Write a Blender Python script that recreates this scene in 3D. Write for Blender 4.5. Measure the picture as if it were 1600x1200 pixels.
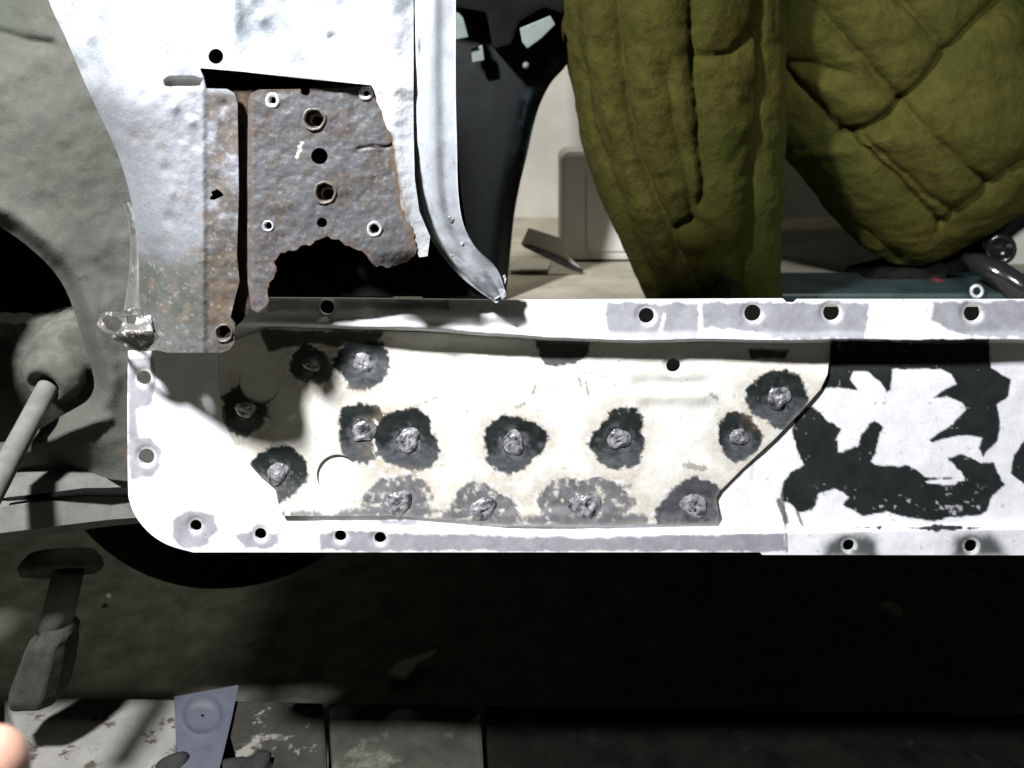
import bpy, bmesh, math, random
import numpy as np
from mathutils import Vector, noise as mnoise

# ------------------------------------------------------------------ camera, world, lamps
for o in list(bpy.data.objects): bpy.data.objects.remove(o)
scene = bpy.context.scene
COL = scene.collection
S = 0.0004          # metres per photo pixel at the sill's face
D = 0.62            # camera to sill face
H = 0.62            # camera height above the garage floor
HOR = 100           # photo row of the horizon

cam = bpy.data.cameras.new('camera'); camo = bpy.data.objects.new('camera', cam); COL.objects.link(camo)
camo.location = (0, -D, H); camo.rotation_euler = (math.pi/2, 0, 0)
cam.sensor_width = 36; cam.lens = 36*D/(1600*S); cam.shift_y = -(600-HOR)/1600
cam.clip_start = 0.01; cam.clip_end = 50
cam.dof.use_dof = True; cam.dof.focus_distance = D; cam.dof.aperture_fstop = 10
scene.camera = camo

w = bpy.data.worlds.new('World'); scene.world = w; w.use_nodes = True
bg = w.node_tree.nodes['Background']; bg.inputs[0].default_value = (0.66, 0.9, 0.68, 1); bg.inputs[1].default_value = 0.024

def area(name, loc, target, size, power, col):
    l = bpy.data.lights.new(name, 'AREA'); l.shape = 'DISK'; l.size = size; l.energy = power; l.color = col
    o = bpy.data.objects.new(name, l); COL.objects.link(o); o.location = loc
    o.rotation_euler = (Vector(target)-Vector(loc)).to_track_quat('-Z', 'Y').to_euler()
    return o
area('work_lamp', (-0.47, -0.52, 1.17), (-0.02, 0, 0.42), 0.09, 37, (0.96, 0.97, 1.0))
area('garage_lamp', (0.17, 0.50, 1.45), (0.14, 0.92, 0.5), 0.25, 5.5, (1.0, 0.97, 0.86))

sl_ = bpy.data.lights.new('trouser_fill_spot', 'SPOT'); sl_.energy = 46; sl_.spot_size = math.radians(34); sl_.spot_blend = 0.8; sl_.shadow_soft_size = 0.05; sl_.color = (0.95, 0.98, 1.0)  # added fill light that brightens the trousers, not a lamp of the garage
so = bpy.data.objects.new('trouser_fill_spot', sl_); COL.objects.link(so); so.location = (0.42, -0.58, 0.98)
so.rotation_euler = (Vector((0.44, 0.42, 0.50))-so.location).to_track_quat('-Z', 'Y').to_euler()

scene.view_settings.view_transform = 'Standard'; scene.view_settings.look = 'None'
scene.view_settings.exposure = 0; scene.view_settings.gamma = 1
scene.render.engine = 'CYCLES'

# ------------------------------------------------------------------ helpers
RNG = np.random.RandomState(7)
_tab = RNG.rand(256, 256)
def vn(x, y, f=1.0, seed=0):
    x = np.asarray(x, float)*f + seed*17.31; y = np.asarray(y, float)*f + seed*9.77
    xi = np.floor(x).astype(int); yi = np.floor(y).astype(int); fx = x-xi; fy = y-yi
    fx = fx*fx*(3-2*fx); fy = fy*fy*(3-2*fy)
    a = _tab[xi % 256, yi % 256]; b = _tab[(xi+1) % 256, yi % 256]; c = _tab[xi % 256, (yi+1) % 256]; d = _tab[(xi+1) % 256, (yi+1) % 256]
    return (a*(1-fx)+b*fx)*(1-fy)+(c*(1-fx)+d*fx)*fy
def fbm(x, y, f, seed=0, o=4):
    s = 0; a = 0.5; t = 0
    for i in range(o):
        s = s + a*vn(x, y, f*2**i, seed+i*3); t += a; a *= 0.55
    return s/t - 0.5            # about -0.5 .. 0.5
def ss(a, b, x):
    t = np.clip((x-a)/(b-a), 0, 1); return t*t*(3-2*t)
def P(px, py, Y):
    k = S*(D+Y)/D
    return Vector(((px-800)*k, Y, H-(py-HOR)*k))
def Pn(px, py, Y):
    k = S*(D+Y)/D
    return np.stack([(px-800)*k, Y+0*px, H-(py-HOR)*k], -1)
def on_z(px, py, z):            # the point of the horizontal plane z seen at a pixel
    Y = (H-z)*D/((py-HOR)*S)-D
    return P(px, py, Y)

def seg_closest(px, py, poly, closed=True):
    pts = np.array(poly, float); n = len(pts); best = np.full(px.shape, 1e18); cx = np.zeros_like(px); cy = np.zeros_like(px)
    inside = np.zeros(px.shape, bool)
    for i in range(n if closed else n-1):
        a = pts[i]; b = pts[(i+1) % n]; d = b-a; L = max(d@d, 1e-9)
        t = np.clip(((px-a[0])*d[0]+(py-a[1])*d[1])/L, 0, 1)
        qx = a[0]+t*d[0]; qy = a[1]+t*d[1]; dd = (px-qx)**2+(py-qy)**2
        m = dd < best; best[m] = dd[m]; cx[m] = qx[m]; cy[m] = qy[m]
        if closed:
            c = ((a[1] > py) != (b[1] > py)); xx = a[0]+(py-a[1])*d[0]/(d[1] if abs(d[1]) > 1e-9 else 1e-9)
            inside ^= c & (px < xx)
    return np.sqrt(best), cx, cy, inside
def sdp(px, py, poly):          # positive inside
    d, _, _, i = seg_closest(px, py, poly); return np.where(i, d, -d)
def dline(px, py, poly):
    return seg_closest(px, py, poly, False)[0]
def spline(pts, n=8):
    p = np.array(pts, float); out = []
    for i in range(len(p)-1):
        p0 = p[max(i-1, 0)]; p1 = p[i]; p2 = p[i+1]; p3 = p[min(i+2, len(p)-1)]
        for t in np.linspace(0, 1, n, endpoint=False):
            out.append(0.5*((2*p1)+(-p0+p2)*t+(2*p0-5*p1+4*p2-p3)*t*t+(-p0+3*p1-3*p2+p3)*t**3))
    out.append(p[-1]); return [tuple(q) for q in out]
def ragged(pts, amp, step=5, seed=1, opened=False):
    rr = random.Random(seed); out = []
    for i in range(len(pts)-(1 if opened else 0)):
        a = np.array(pts[i], float); b = np.array(pts[(i+1) % len(pts)], float); L = np.linalg.norm(b-a); n = max(1, int(L/step))
        for k in range(n):
            q = a+(b-a)*k/n
            if k: q = q+np.array([rr.uniform(-amp, amp), rr.uniform(-amp, amp)])
            out.append((float(q[0]), float(q[1])))
    return out

def link(name, me, mat, parent=None):
    o = bpy.data.objects.new(name, me); COL.objects.link(o)
    if mat is not None and not me.materials: me.materials.append(mat)
    if parent is not None: o.parent = parent
    return o
def tag(o, label=None, cat=None, group=None, kind=None):
    if label: o['label'] = label
    if cat: o['category'] = cat
    if group: o['group'] = group
    if kind: o['kind'] = kind
    return o
def empty(name, loc, label, cat, group=None):
    o = bpy.data.objects.new(name, None); COL.objects.link(o); o.empty_display_size = 0.05
    o.location = (0, 0, 0); return tag(o, label, cat, group)

def sheet(name, outline, holes, Yf, step, mat, parent=None, colf=None, thick=0.0012, bounds=None):
    """pressed sheet metal: outline and holes in photo pixels, Yf(px,py) the depth of the surface, colf the stain masks"""
    o = np.array(outline, float)
    x0, y0 = o.min(0); x1, y1 = o.max(0)
    nx = int(math.ceil((x1-x0)/step))+1; ny = int(math.ceil((y1-y0)/step))+1
    gx, gy = np.meshgrid(x0+np.arange(nx)*step, y0+np.arange(ny)*step)
    def sd(qx, qy):
        s = sdp(qx, qy, outline)
        for h in holes:
            if isinstance(h[0], (int, float)): s = np.minimum(s, np.hypot(qx-h[0], qy-h[1])-h[2])
            else: s = np.minimum(s, -sdp(qx, qy, h))
        return s
    cx = (gx[:-1, :-1]+gx[1:, 1:])/2; cy = (gy[:-1, :-1]+gy[1:, 1:])/2
    keep = sd(cx, cy) > 0
    cnt = np.zeros(gx.shape, int)
    for dy in (0, 1):
        for dx in (0, 1):
            cnt[dy:dy+ny-1, dx:dx+nx-1] += keep
    used = cnt > 0; edge = used & (cnt < 4)
    ex = gx[edge]; ey = gy[edge]
    for _ in range(2):
        d, qx, qy, ins = seg_closest(ex, ey, outline); bd = d.copy(); bx = qx.copy(); by = qy.copy()
        for h in holes:
            if isinstance(h[0], (int, float)):
                r = np.hypot(ex-h[0], ey-h[1])+1e-6; dd = abs(r-h[2]); hx = h[0]+(ex-h[0])*h[2]/r; hy = h[1]+(ey-h[1])*h[2]/r
            else: dd, hx, hy, _i = seg_closest(ex, ey, h)
            m = dd < bd; bd[m] = dd[m]; bx[m] = hx[m]; by[m] = hy[m]
        ex, ey = bx, by
    gx = gx.copy(); gy = gy.copy(); gx[edge] = ex; gy[edge] = ey
    idx = -np.ones(gx.shape, int); idx[used] = np.arange(used.sum())
    vx = gx[used]; vy = gy[used]; Y = Yf(vx, vy)*np.ones_like(vx); V = Pn(vx, vy, Y)
    q = np.stack([idx[:-1, :-1], idx[1:, :-1], idx[1:, 1:], idx[:-1, 1:]], -1)[keep]     # faces look at -Y
    # rim
    E = {}
    for a, b in ((0, 1), (1, 2), (2, 3), (3, 0)):
        for u, v in zip(q[:, a].tolist(), q[:, b].tolist()):
            k = (v, u)
            if k in E: del E[k]
            else: E[(u, v)] = 1
    n0 = len(V); rimv = {}; extra = []; rf = []
    def rv(i):
        if i not in rimv:
            rimv[i] = n0+len(extra); extra.append(V[i]); p = V[i].copy(); p[1] += thick; extra.append(p)
        return rimv[i]
    for (u, v) in E:
        a = rv(u); b = rv(v); rf.append((b, a, a+1, b+1))
    src = np.concatenate([np.arange(n0), np.repeat(np.array(list(rimv.keys()), int), 2)]) if extra else np.arange(n0)
    VV = np.concatenate([V, np.array(extra)]) if extra else V
    me = bpy.data.meshes.new(name)
    me.from_pydata(VV.tolist(), [], q.tolist()+rf)
    sm = np.zeros(len(me.polygons), bool); sm[:len(q)] = True
    me.polygons.foreach_set('use_smooth', sm)
    if colf:
        c, rough, metal = colf(vx, vy)
        ca = me.color_attributes.new('tint', 'FLOAT_COLOR', 'POINT')
        ca.data.foreach_set('color', np.concatenate([c[src], np.ones((len(src), 1))], 1).astype(np.float32).ravel())
        for nm, arr in (('rough', rough), ('metal', metal)):
            at = me.attributes.new(nm, 'FLOAT', 'POINT'); at.data.foreach_set('value', (arr*np.ones(len(vx)))[src].astype(np.float32))
    me.validate(); me.update()
    return link(name, me, mat, parent)

def mesh(name, verts, faces, mat, parent=None, smooth=False):
    me = bpy.data.meshes.new(name); me.from_pydata([tuple(v) for v in verts], [], faces); me.update()
    if smooth: me.polygons.foreach_set('use_smooth', [True]*len(me.polygons))
    return link(name, me, mat, parent)
def from_bm(name, bm, mat, parent=None, smooth=False):
    bmesh.ops.recalc_face_normals(bm, faces=bm.faces)
    me = bpy.data.meshes.new(name); bm.to_mesh(me); bm.free()
    if smooth: me.polygons.foreach_set('use_smooth', [True]*len(me.polygons))
    return link(name, me, mat, parent)
def loft(bm, rings, cap=True, closed=True):
    rv = [[bm.verts.new(p) for p in r] for r in rings]; n = len(rings[0])
    for a, b in zip(rv[:-1], rv[1:]):
        for i in range(n if closed else n-1):
            bm.faces.new((a[i], a[(i+1) % n], b[(i+1) % n], b[i]))
    if cap: bm.faces.new(rv[0][::-1]); bm.faces.new(rv[-1])
def tube_rings(pts, rads, n=20, flat=1.0, wob=0, seed=0):
    pts = [Vector(p) for p in pts]; rings = []; rr = random.Random(seed)
    for i, p in enumerate(pts):
        t = (pts[min(i+1, len(pts)-1)]-pts[max(i-1, 0)]).normalized()
        u = t.cross(Vector((0, 1, 0)))
        if u.length < 0.05: u = t.cross(Vector((1, 0, 0)))
        u.normalize(); v = t.cross(u).normalized()
        ring = []
        for k in range(n):
            a = 2*math.pi*k/n; r = rads[i]*(1+wob*rr.uniform(-1, 1))
            ring.append(p+u*math.cos(a)*r+v*math.sin(a)*r*flat)
        rings.append(ring)
    return rings
def lathe(bm, c, axis, prof, n=28, wob=0.0, seed=0):
    axis = Vector(axis).normalized(); u = axis.cross(Vector((0.3, 0.2, 1))).normalized(); v = axis.cross(u); rr = random.Random(seed)
    rings = [[Vector(c)+axis*h+(u*math.cos(2*math.pi*k/n)+v*math.sin(2*math.pi*k/n))*r*(1+wob*rr.uniform(-1, 1)) for k in range(n)] for r, h in prof]
    loft(bm, rings)
def slab(name, poly_top, z0, z1, mat, parent=None, bev=0.002):
    bm = bmesh.new(); t = [bm.verts.new((p[0], p[1], z1)) for p in poly_top]; b = [bm.verts.new((p[0], p[1], z0)) for p in poly_top]
    n = len(t); bm.faces.new(t); bm.faces.new(b[::-1])
    for i in range(n): bm.faces.new((t[i], b[i], b[(i+1) % n], t[(i+1) % n]))
    bmesh.ops.recalc_face_normals(bm, faces=bm.faces)
    if bev: bmesh.ops.bevel(bm, geom=list(bm.edges), offset=bev, segments=2, affect='EDGES', profile=0.6)
    return from_bm(name, bm, mat, parent)
def prism(name, pts, Y0, Y1, mat, parent=None, bev=0.0015):
    """a solid with an outline in photo pixels at depth Y0, running straight back to Y1"""
    bm = bmesh.new(); f = [bm.verts.new(P(x, y, Y0)) for x, y in pts]; b = [bm.verts.new(v.co+Vector((0, Y1-Y0, 0))) for v in f]; n = len(f)
    bm.faces.new(f); bm.faces.new(b[::-1])
    for i in range(n): bm.faces.new((f[i], b[i], b[(i+1) % n], f[(i+1) % n]))
    bmesh.ops.recalc_face_normals(bm, faces=bm.faces)
    if bev: bmesh.ops.bevel(bm, geom=list(bm.edges), offset=bev, segments=2, affect='EDGES', profile=0.6)
    return from_bm(name, bm, mat, parent)

# ------------------------------------------------------------------ materials
def nodes(name):
    m = bpy.data.materials.new(name); m.use_nodes = True; nt = m.node_tree
    return m, nt, nt.nodes['Principled BSDF']
def N(nt, t, **kw):
    n = nt.nodes.new(t)
    for k, v in kw.items():
        if k in n.inputs: n.inputs[k].default_value = v
        else: setattr(n, k, v)
    return n
def mixc(nt, a, b, fac, mode='MIX'):
    n = nt.nodes.new('ShaderNodeMix'); n.data_type = 'RGBA'; n.blend_type = mode
    for i, v in ((0, fac), (6, a), (7, b)):
        if isinstance(v, bpy.types.NodeSocket): nt.links.new(v, n.inputs[i])
        elif i == 0: n.inputs[0].default_value = v
        else: n.inputs[i].default_value = (*v, 1)
    return n.outputs[2]
def ramp(nt, val, lo, hi):
    n = nt.nodes.new('ShaderNodeMapRange'); n.inputs[1].default_value = lo; n.inputs[2].default_value = hi; nt.links.new(val, n.inputs[0]); return n.outputs[0]

def tinted_metal(name, bump=0.25, fine=900, bdist=0.0004):
    m, nt, b = nodes(name); L = nt.links
    a = N(nt, 'ShaderNodeAttribute', attribute_name='tint'); r = N(nt, 'ShaderNodeAttribute', attribute_name='rough'); me = N(nt, 'ShaderNodeAttribute', attribute_name='metal')
    tc = N(nt, 'ShaderNodeTexCoord')
    n1 = N(nt, 'ShaderNodeTexNoise', Scale=fine, Detail=3.0); L.new(tc.outputs['Object'], n1.inputs['Vector'])
    n2 = N(nt, 'ShaderNodeTexNoise', Scale=70.0, Detail=5.0, Roughness=0.65); L.new(tc.outputs['Object'], n2.inputs['Vector'])
    c = mixc(nt, a.outputs['Color'], (0.5, 0.5, 0.5), 0.0)
    g = mixc(nt, (0.88, 0.88, 0.88), (1.06, 1.06, 1.06), ramp(nt, n2.outputs[0], 0.3, 0.7)); c = mixc(nt, c, g, 1.0, 'MULTIPLY')
    g = mixc(nt, (0.92, 0.92, 0.92), (1.05, 1.05, 1.05), ramp(nt, n1.outputs[0], 0.3, 0.7)); c = mixc(nt, c, g, 1.0, 'MULTIPLY')
    b.inputs['Specular IOR Level'].default_value = 0.28
    L.new(c, b.inputs['Base Color']); L.new(r.outputs['Fac'], b.inputs['Roughness']); L.new(me.outputs['Fac'], b.inputs['Metallic'])
    bp = N(nt, 'ShaderNodeBump', Strength=bump, Distance=bdist); L.new(n1.outputs[0], bp.inputs['Height'])
    bp2 = N(nt, 'ShaderNodeBump', Strength=bump*0.6, Distance=0.002); L.new(n2.outputs[0], bp2.inputs['Height']); L.new(bp.outputs[0], bp2.inputs['Normal']); L.new(bp2.outputs[0], b.inputs['Normal'])
    return m
def surf(name, c1, c2, scale=40, rough=0.8, metal=0.0, bump=0.3, dist=0.002, c3=None, s3=12, lo3=0.55, hi3=0.65, detail=5.0, spec=0.3):
    m, nt, b = nodes(name); L = nt.links
    tc = N(nt, 'ShaderNodeTexCoord')
    n1 = N(nt, 'ShaderNodeTexNoise', Scale=scale, Detail=detail, Roughness=0.65); L.new(tc.outputs['Object'], n1.inputs['Vector'])
    c = mixc(nt, c1, c2, ramp(nt, n1.outputs[0], 0.35, 0.65))
    if c3 is not None:
        n3 = N(nt, 'ShaderNodeTexNoise', Scale=s3, Detail=6.0, Roughness=0.7); L.new(tc.outputs['Object'], n3.inputs['Vector'])
        c = mixc(nt, c, c3, ramp(nt, n3.outputs[0], lo3, hi3))
    L.new(c, b.inputs['Base Color']); b.inputs['Roughness'].default_value = rough; b.inputs['Metallic'].default_value = metal
    b.inputs['Specular IOR Level'].default_value = spec
    bp = N(nt, 'ShaderNodeBump', Strength=bump, Distance=dist); L.new(n1.outputs[0], bp.inputs['Height']); L.new(bp.outputs[0], b.inputs['Normal'])
    return m
M_sheet = tinted_metal('stained_sheet_metal', 0.22)
M_rust = tinted_metal('rusty_sheet_metal', 0.36, 500, 0.0007)
M_dust = tinted_metal('dusty_underbody_paint', 0.5, 500, 0.0006)
M_bead = surf('bare_weld_metal', (0.70, 0.70, 0.73), (0.06, 0.06, 0.066), 200, 0.2, 0.5, 0.8, 0.0012, spec=0.9)
M_rim = surf('drilled_bright_metal', (0.82, 0.82, 0.84), (0.55, 0.55, 0.57), 300, 0.35, 0.6, 0.3, 0.0006)
M_rimrust = surf('rusty_threaded_metal', (0.17, 0.155, 0.135), (0.085, 0.07, 0.055), 220, 0.5, 0.35, 0.5, 0.0008)
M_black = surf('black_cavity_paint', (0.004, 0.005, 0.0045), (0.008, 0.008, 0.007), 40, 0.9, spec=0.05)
M_dusty = surf('dust_caked_metal', (0.105, 0.104, 0.085), (0.05, 0.05, 0.039), 55, 0.95, 0, 0.5, 0.002)
M_dusty_lt = surf('pale_dusty_metal', (0.15, 0.148, 0.132), (0.10, 0.10, 0.087), 60, 0.9, 0, 0.4, 0.0015)
M_darkdust = surf('dark_dusty_rubber', (0.05, 0.05, 0.04), (0.024, 0.024, 0.019), 60, 0.95, 0, 0.5, 0.002)
M_floor = surf('dirty_concrete', (0.18, 0.175, 0.135), (0.085, 0.082, 0.064), 26, 0.95, 0, 0.5, 0.003, (0.05, 0.045, 0.035), 45, 0.60, 0.70)
M_plank = surf('spattered_pale_board_paint', (0.235, 0.225, 0.205), (0.17, 0.165, 0.145), 30, 0.85, 0, 0.4, 0.002, (0.06, 0.052, 0.04), 48, 0.56, 0.62)
M_plank2 = surf('dirt_covered_board', (0.034, 0.032, 0.025), (0.018, 0.017, 0.013), 34, 0.9, 0, 0.4, 0.002, (0.19, 0.18, 0.155), 30, 0.57, 0.63)
M_plank3 = surf('dark_flecked_board', (0.045, 0.046, 0.034), (0.02, 0.021, 0.015), 30, 0.9, 0, 0.4, 0.002, (0.12, 0.115, 0.095), 22, 0.56, 0.68)  # dark base with paler noise flecks
M_plank4 = surf('shade_dark_block', (0.007, 0.007, 0.0055), (0.003, 0.003, 0.0025), 30, 0.95, 0, 0.4, 0.002, (0.014, 0.013, 0.011), 20, 0.60, 0.72, spec=0.03)  # near-black base colour stands in for the shade on the right block
M_pan = surf('dusty_beige_floor_paint', (0.42, 0.39, 0.31), (0.30, 0.275, 0.215), 22, 0.85, 0, 0.25, 0.002)
M_wall = surf('beige_trim_board', (0.46, 0.44, 0.38), (0.38, 0.365, 0.315), 14, 0.9, 0, 0.2, 0.002, (0.30, 0.30, 0.26), 6, 0.55, 0.75)
M_plastic = surf('pale_plastic', (0.62, 0.60, 0.55), (0.54, 0.525, 0.475), 20, 0.5, 0, 0.1, 0.001)
M_greyplastic = surf('pale_grey_plastic', (0.50, 0.53, 0.55), (0.36, 0.38, 0.41), 16, 0.55, 0, 0.1, 0.001)
M_trim = surf('dark_teal_paint', (0.012, 0.022, 0.022), (0.035, 0.055, 0.055), 18, 0.35, 0, 0.2, 0.002)
M_blackgloss = surf('black_gloss_plastic', (0.008, 0.008, 0.009), (0.014, 0.014, 0.015), 60, 0.16, 0, 0.25, 0.002, spec=0.6)
M_seat = surf('black_seat_fabric', (0.005, 0.005, 0.0045), (0.010, 0.010, 0.009), 90, 0.95, 0, 0.4, 0.001, spec=0.05)
M_red = surf('dark_red_cloth', (0.10, 0.012, 0.014), (0.05, 0.006, 0.008), 90, 0.95)
M_bracket = surf('grey_green_bracket_paint', (0.16, 0.19, 0.175), (0.11, 0.135, 0.125), 40, 0.5)
M_offcut = surf('grey_blue_sheet_steel', (0.36, 0.37, 0.42), (0.29, 0.30, 0.345), 50, 0.55, 0.15, 0.15, 0.0006)
M_card = surf('pale_card', (0.50, 0.48, 0.42), (0.40, 0.38, 0.33), 40, 0.9)
M_skin = surf('skin', (0.62, 0.36, 0.27), (0.54, 0.29, 0.21), 120, 0.5, 0, 0.1, 0.0005)
M_jacket = surf('dark_jacket_cloth', (0.03, 0.032, 0.03), (0.018, 0.018, 0.018), 80, 0.95)
M_rag = surf('dark_grey_rag', (0.025, 0.025, 0.023), (0.01, 0.01, 0.0095), 60, 0.9, 0, 0.6, 0.003)
def quilt():
    m, nt, b = nodes('olive_quilted_cotton'); L = nt.links
    tc = N(nt, 'ShaderNodeTexCoord')
    n1 = N(nt, 'ShaderNodeTexNoise', Scale=46.0, Detail=7.0, Roughness=0.72); L.new(tc.outputs['Object'], n1.inputs['Vector'])
    n2 = N(nt, 'ShaderNodeTexNoise', Scale=9.0, Detail=3.0); L.new(tc.outputs['Object'], n2.inputs['Vector'])
    n3 = N(nt, 'ShaderNodeTexNoise', Scale=700.0, Detail=2.0); L.new(tc.outputs['Object'], n3.inputs['Vector'])
    c = mixc(nt, (0.024, 0.023, 0.0045), (0.060, 0.054, 0.0125), ramp(nt, n1.outputs[0], 0.3, 0.7))
    c = mixc(nt, c, (0.031, 0.034, 0.007), ramp(nt, n2.outputs[0], 0.45, 0.65))
    L.new(c, b.inputs['Base Color']); b.inputs['Roughness'].default_value = 0.9; b.inputs['Specular IOR Level'].default_value = 0.05
    bp = N(nt, 'ShaderNodeBump', Strength=0.85, Distance=0.007); L.new(n1.outputs[0], bp.inputs['Height'])
    bp2 = N(nt, 'ShaderNodeBump', Strength=0.3, Distance=0.0008); L.new(n3.outputs[0], bp2.inputs['Height']); L.new(bp.outputs[0], bp2.inputs['Normal']); L.new(bp2.outputs[0], b.inputs['Normal'])
    return m
M_quilt = quilt()

# ------------------------------------------------------------------ setting: garage floor
F = [(-2.2, -0.9), (2.2, -0.9), (2.2, 2.0), (-2.2, 2.0)]
def ground():
    nx, ny = 110, 90; xs = np.linspace(-2.2, 2.2, nx); ys = np.linspace(-0.9, 2.4, ny); gx, gy = np.meshgrid(xs, ys)
    z = fbm(gx, gy, 6, 3)*0.006
    V = np.stack([gx, gy, z], -1).reshape(-1, 3); i = np.arange(nx*ny).reshape(ny, nx)
    q = np.stack([i[:-1, :-1], i[:-1, 1:], i[1:, 1:], i[1:, :-1]], -1).reshape(-1, 4)
    o = mesh('garage_floor', V.tolist(), q.tolist(), M_floor, None, True); return tag(o, 'dark dirty concrete garage floor under the car', None, None, 'structure')
ground()

# ------------------------------------------------------------------ the car body
car = empty('car_body', (0, 0, 0), 'stripped car body with white primed sill and rusty pillar foot under repair', 'car body')
LIPX = [0, 395, 560, 700, 800, 860, 1000, 1300, 2000]; LIPY = [505, 507, 512, 517, 524, 531, 533, 533, 535]
LIPD = [0, 0.004, 0.010, 0.013, 0.017, 0.0185, 0.0185, 0.0185, 0.0185]
def lip_y(x): return np.interp(x, LIPX, LIPY)+1.2*np.sin(x/37.0)*ss(500, 700, x)
def sill_Y(x, y):
    ly = lip_y(x); ld = np.interp(x, [366, 400, 470, 700, 830, 2000], [0, 0.006, 0.010, 0.011, 0.013, 0.0138])
    # upper flange, rolling to its lip and dropping back underneath
    t = np.clip((ly-y)/(ly-466), 0, 1)
    fl = -ld*(0.80+0.20*np.exp(-((ly-4-y)/7.0)**2)-0.10*t)
    fl = fl - 0.0035*np.exp(-(((y-(500+8*np.sin(x/150)))/14)**2))*ss(560, 640, x)*(1-ss(760, 860, x))
    face = 0.004*np.exp(-(((y-545)/26)**2))*(0.6+0.7*np.sin(x/95.0+0.4))*ss(420, 600, x)
    low = -0.0045*ss(821, 831, y+4*np.sin(x/210.0))*ss(430, 520, x)
    st = ss(-1, 3.2, y-ly)
    Y = fl*(1-st)+(face+low)*st
    Y = Y+0.0012*np.exp(-((x-300)**2+(y-840)**2)/900)+0.0009*fbm(x, y, 1/60., 5)
    for hx, hy, r in SILL_HOLES: Y = Y+0.0011*np.exp(-((np.hypot(x-hx, y-hy)-r)/5.0)**2)
    return Y
SILL_HOLES = [(511, 480, 11), (1010, 493, 12), (1176, 489, 13), (1299, 488, 13), (1519, 489, 13), (225, 590, 11), (229, 713, 12),
              (306, 821, 9), (407, 834, 9), (532, 837, 9), (594, 840, 9), (1326, 852, 9), (1517, 853, 10)]
Z = lambda pts: [(1150+a/2.857, 460+b/2.857) for a, b in pts]
CH1 = [(1296, 530), (1545, 530), (1548, 575), (1580, 592), (1576, 620), (1558, 632), (1564, 662), (1560, 690), (1543, 706), (1536, 716), (1528, 700), (1534, 685), (1510, 681), (1480, 685), (1456, 692), (1452, 687), (1488, 662), (1510, 640), (1505, 630), (1478, 620), (1458, 622), (1470, 612), (1494, 600), (1486, 585), (1470, 577), (1396, 578), (1392, 608), (1386, 614), (1374, 596), (1356, 581), (1334, 580), (1330, 592), (1340, 609), (1310, 606), (1284, 606), (1296, 575)]
CH2 = Z([(330, 490), (370, 530), (470, 600), (445, 650), (460, 700), (545, 680), (560, 640), (590, 580), (620, 565), (655, 590), (640, 650), (620, 720), (600, 750), (700, 760), (800, 775), (850, 810), (970, 820), (850, 838), (960, 852), (1020, 830), (1000, 790), (940, 730), (1000, 715), (1080, 745), (1150, 750), (1175, 800), (1190, 830), (1220, 850), (1150, 900), (1120, 960), (1090, 985), (960, 990), (880, 1015), (800, 1000), (680, 975), (570, 990), (480, 940), (510, 900), (440, 870), (370, 890), (340, 960), (280, 970), (240, 940), (190, 920), (200, 870), (240, 790), (300, 760), (270, 690), (255, 620), (260, 560)])
CH3 = [(1680, 640), (1600, 688), (1584, 712), (1578, 740), (1600, 756), (1700, 770)]
CH4 = Z([(490, 1042), (560, 1034), (650, 1036), (640, 1046)]); CH5 = Z([(750, 1042), (880, 1024), (1000, 1034), (1090, 1040), (1080, 1048), (960, 1052), (860, 1062)])
CH6 = Z([(375, 1190), (385, 1100), (470, 1055), (590, 1060), (642, 1100), (642, 1190)]); CH7 = Z([(945, 1190), (965, 1080), (1030, 1055), (1140, 1062), (1200, 1110), (1225, 1190)])
BARE = [[(950, 474), (1092, 474), (1088, 528), (955, 528), (948, 500)], [(1096, 472), (1358, 472), (1352, 529), (1230, 532), (1180, 520), (1100, 512)], [(1458, 472), (1650, 470), (1650, 520), (1560, 528), (1490, 520), (1455, 500)],
        [(200, 560), (242, 556), (244, 600), (238, 632), (216, 640), (214, 690), (200, 690)], [(200, 690), (236, 684), (251, 700), (250, 728), (236, 744), (204, 748)],
        [(270, 812), (296, 798), (334, 806), (342, 828), (322, 852), (286, 858), (268, 838)], [(366, 836), (400, 826), (436, 832), (438, 850), (416, 860), (384, 856)],
        [(500, 834), (560, 828), (700, 836), (900, 840), (1228, 832), (1228, 862), (500, 862)], [(594, 814), (650, 812), (660, 820), (640, 826), (600, 822)],
        [(700, 470), (560, 468), (420, 470), (420, 486), (700, 482)]]
WHITE = np.array([0.86, 0.86, 0.885]); CREAM = np.array([0.79, 0.775, 0.715]); BAREC = np.array([0.40, 0.40, 0.435]); CHAR = np.array([0.010, 0.0125, 0.012])
def lay(c, r, m, mask, col, ro, me):
    k = mask[:, None]; return c*(1-k)+np.array(col)*k, r*(1-mask)+ro*mask, m*(1-mask)+me*mask
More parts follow.
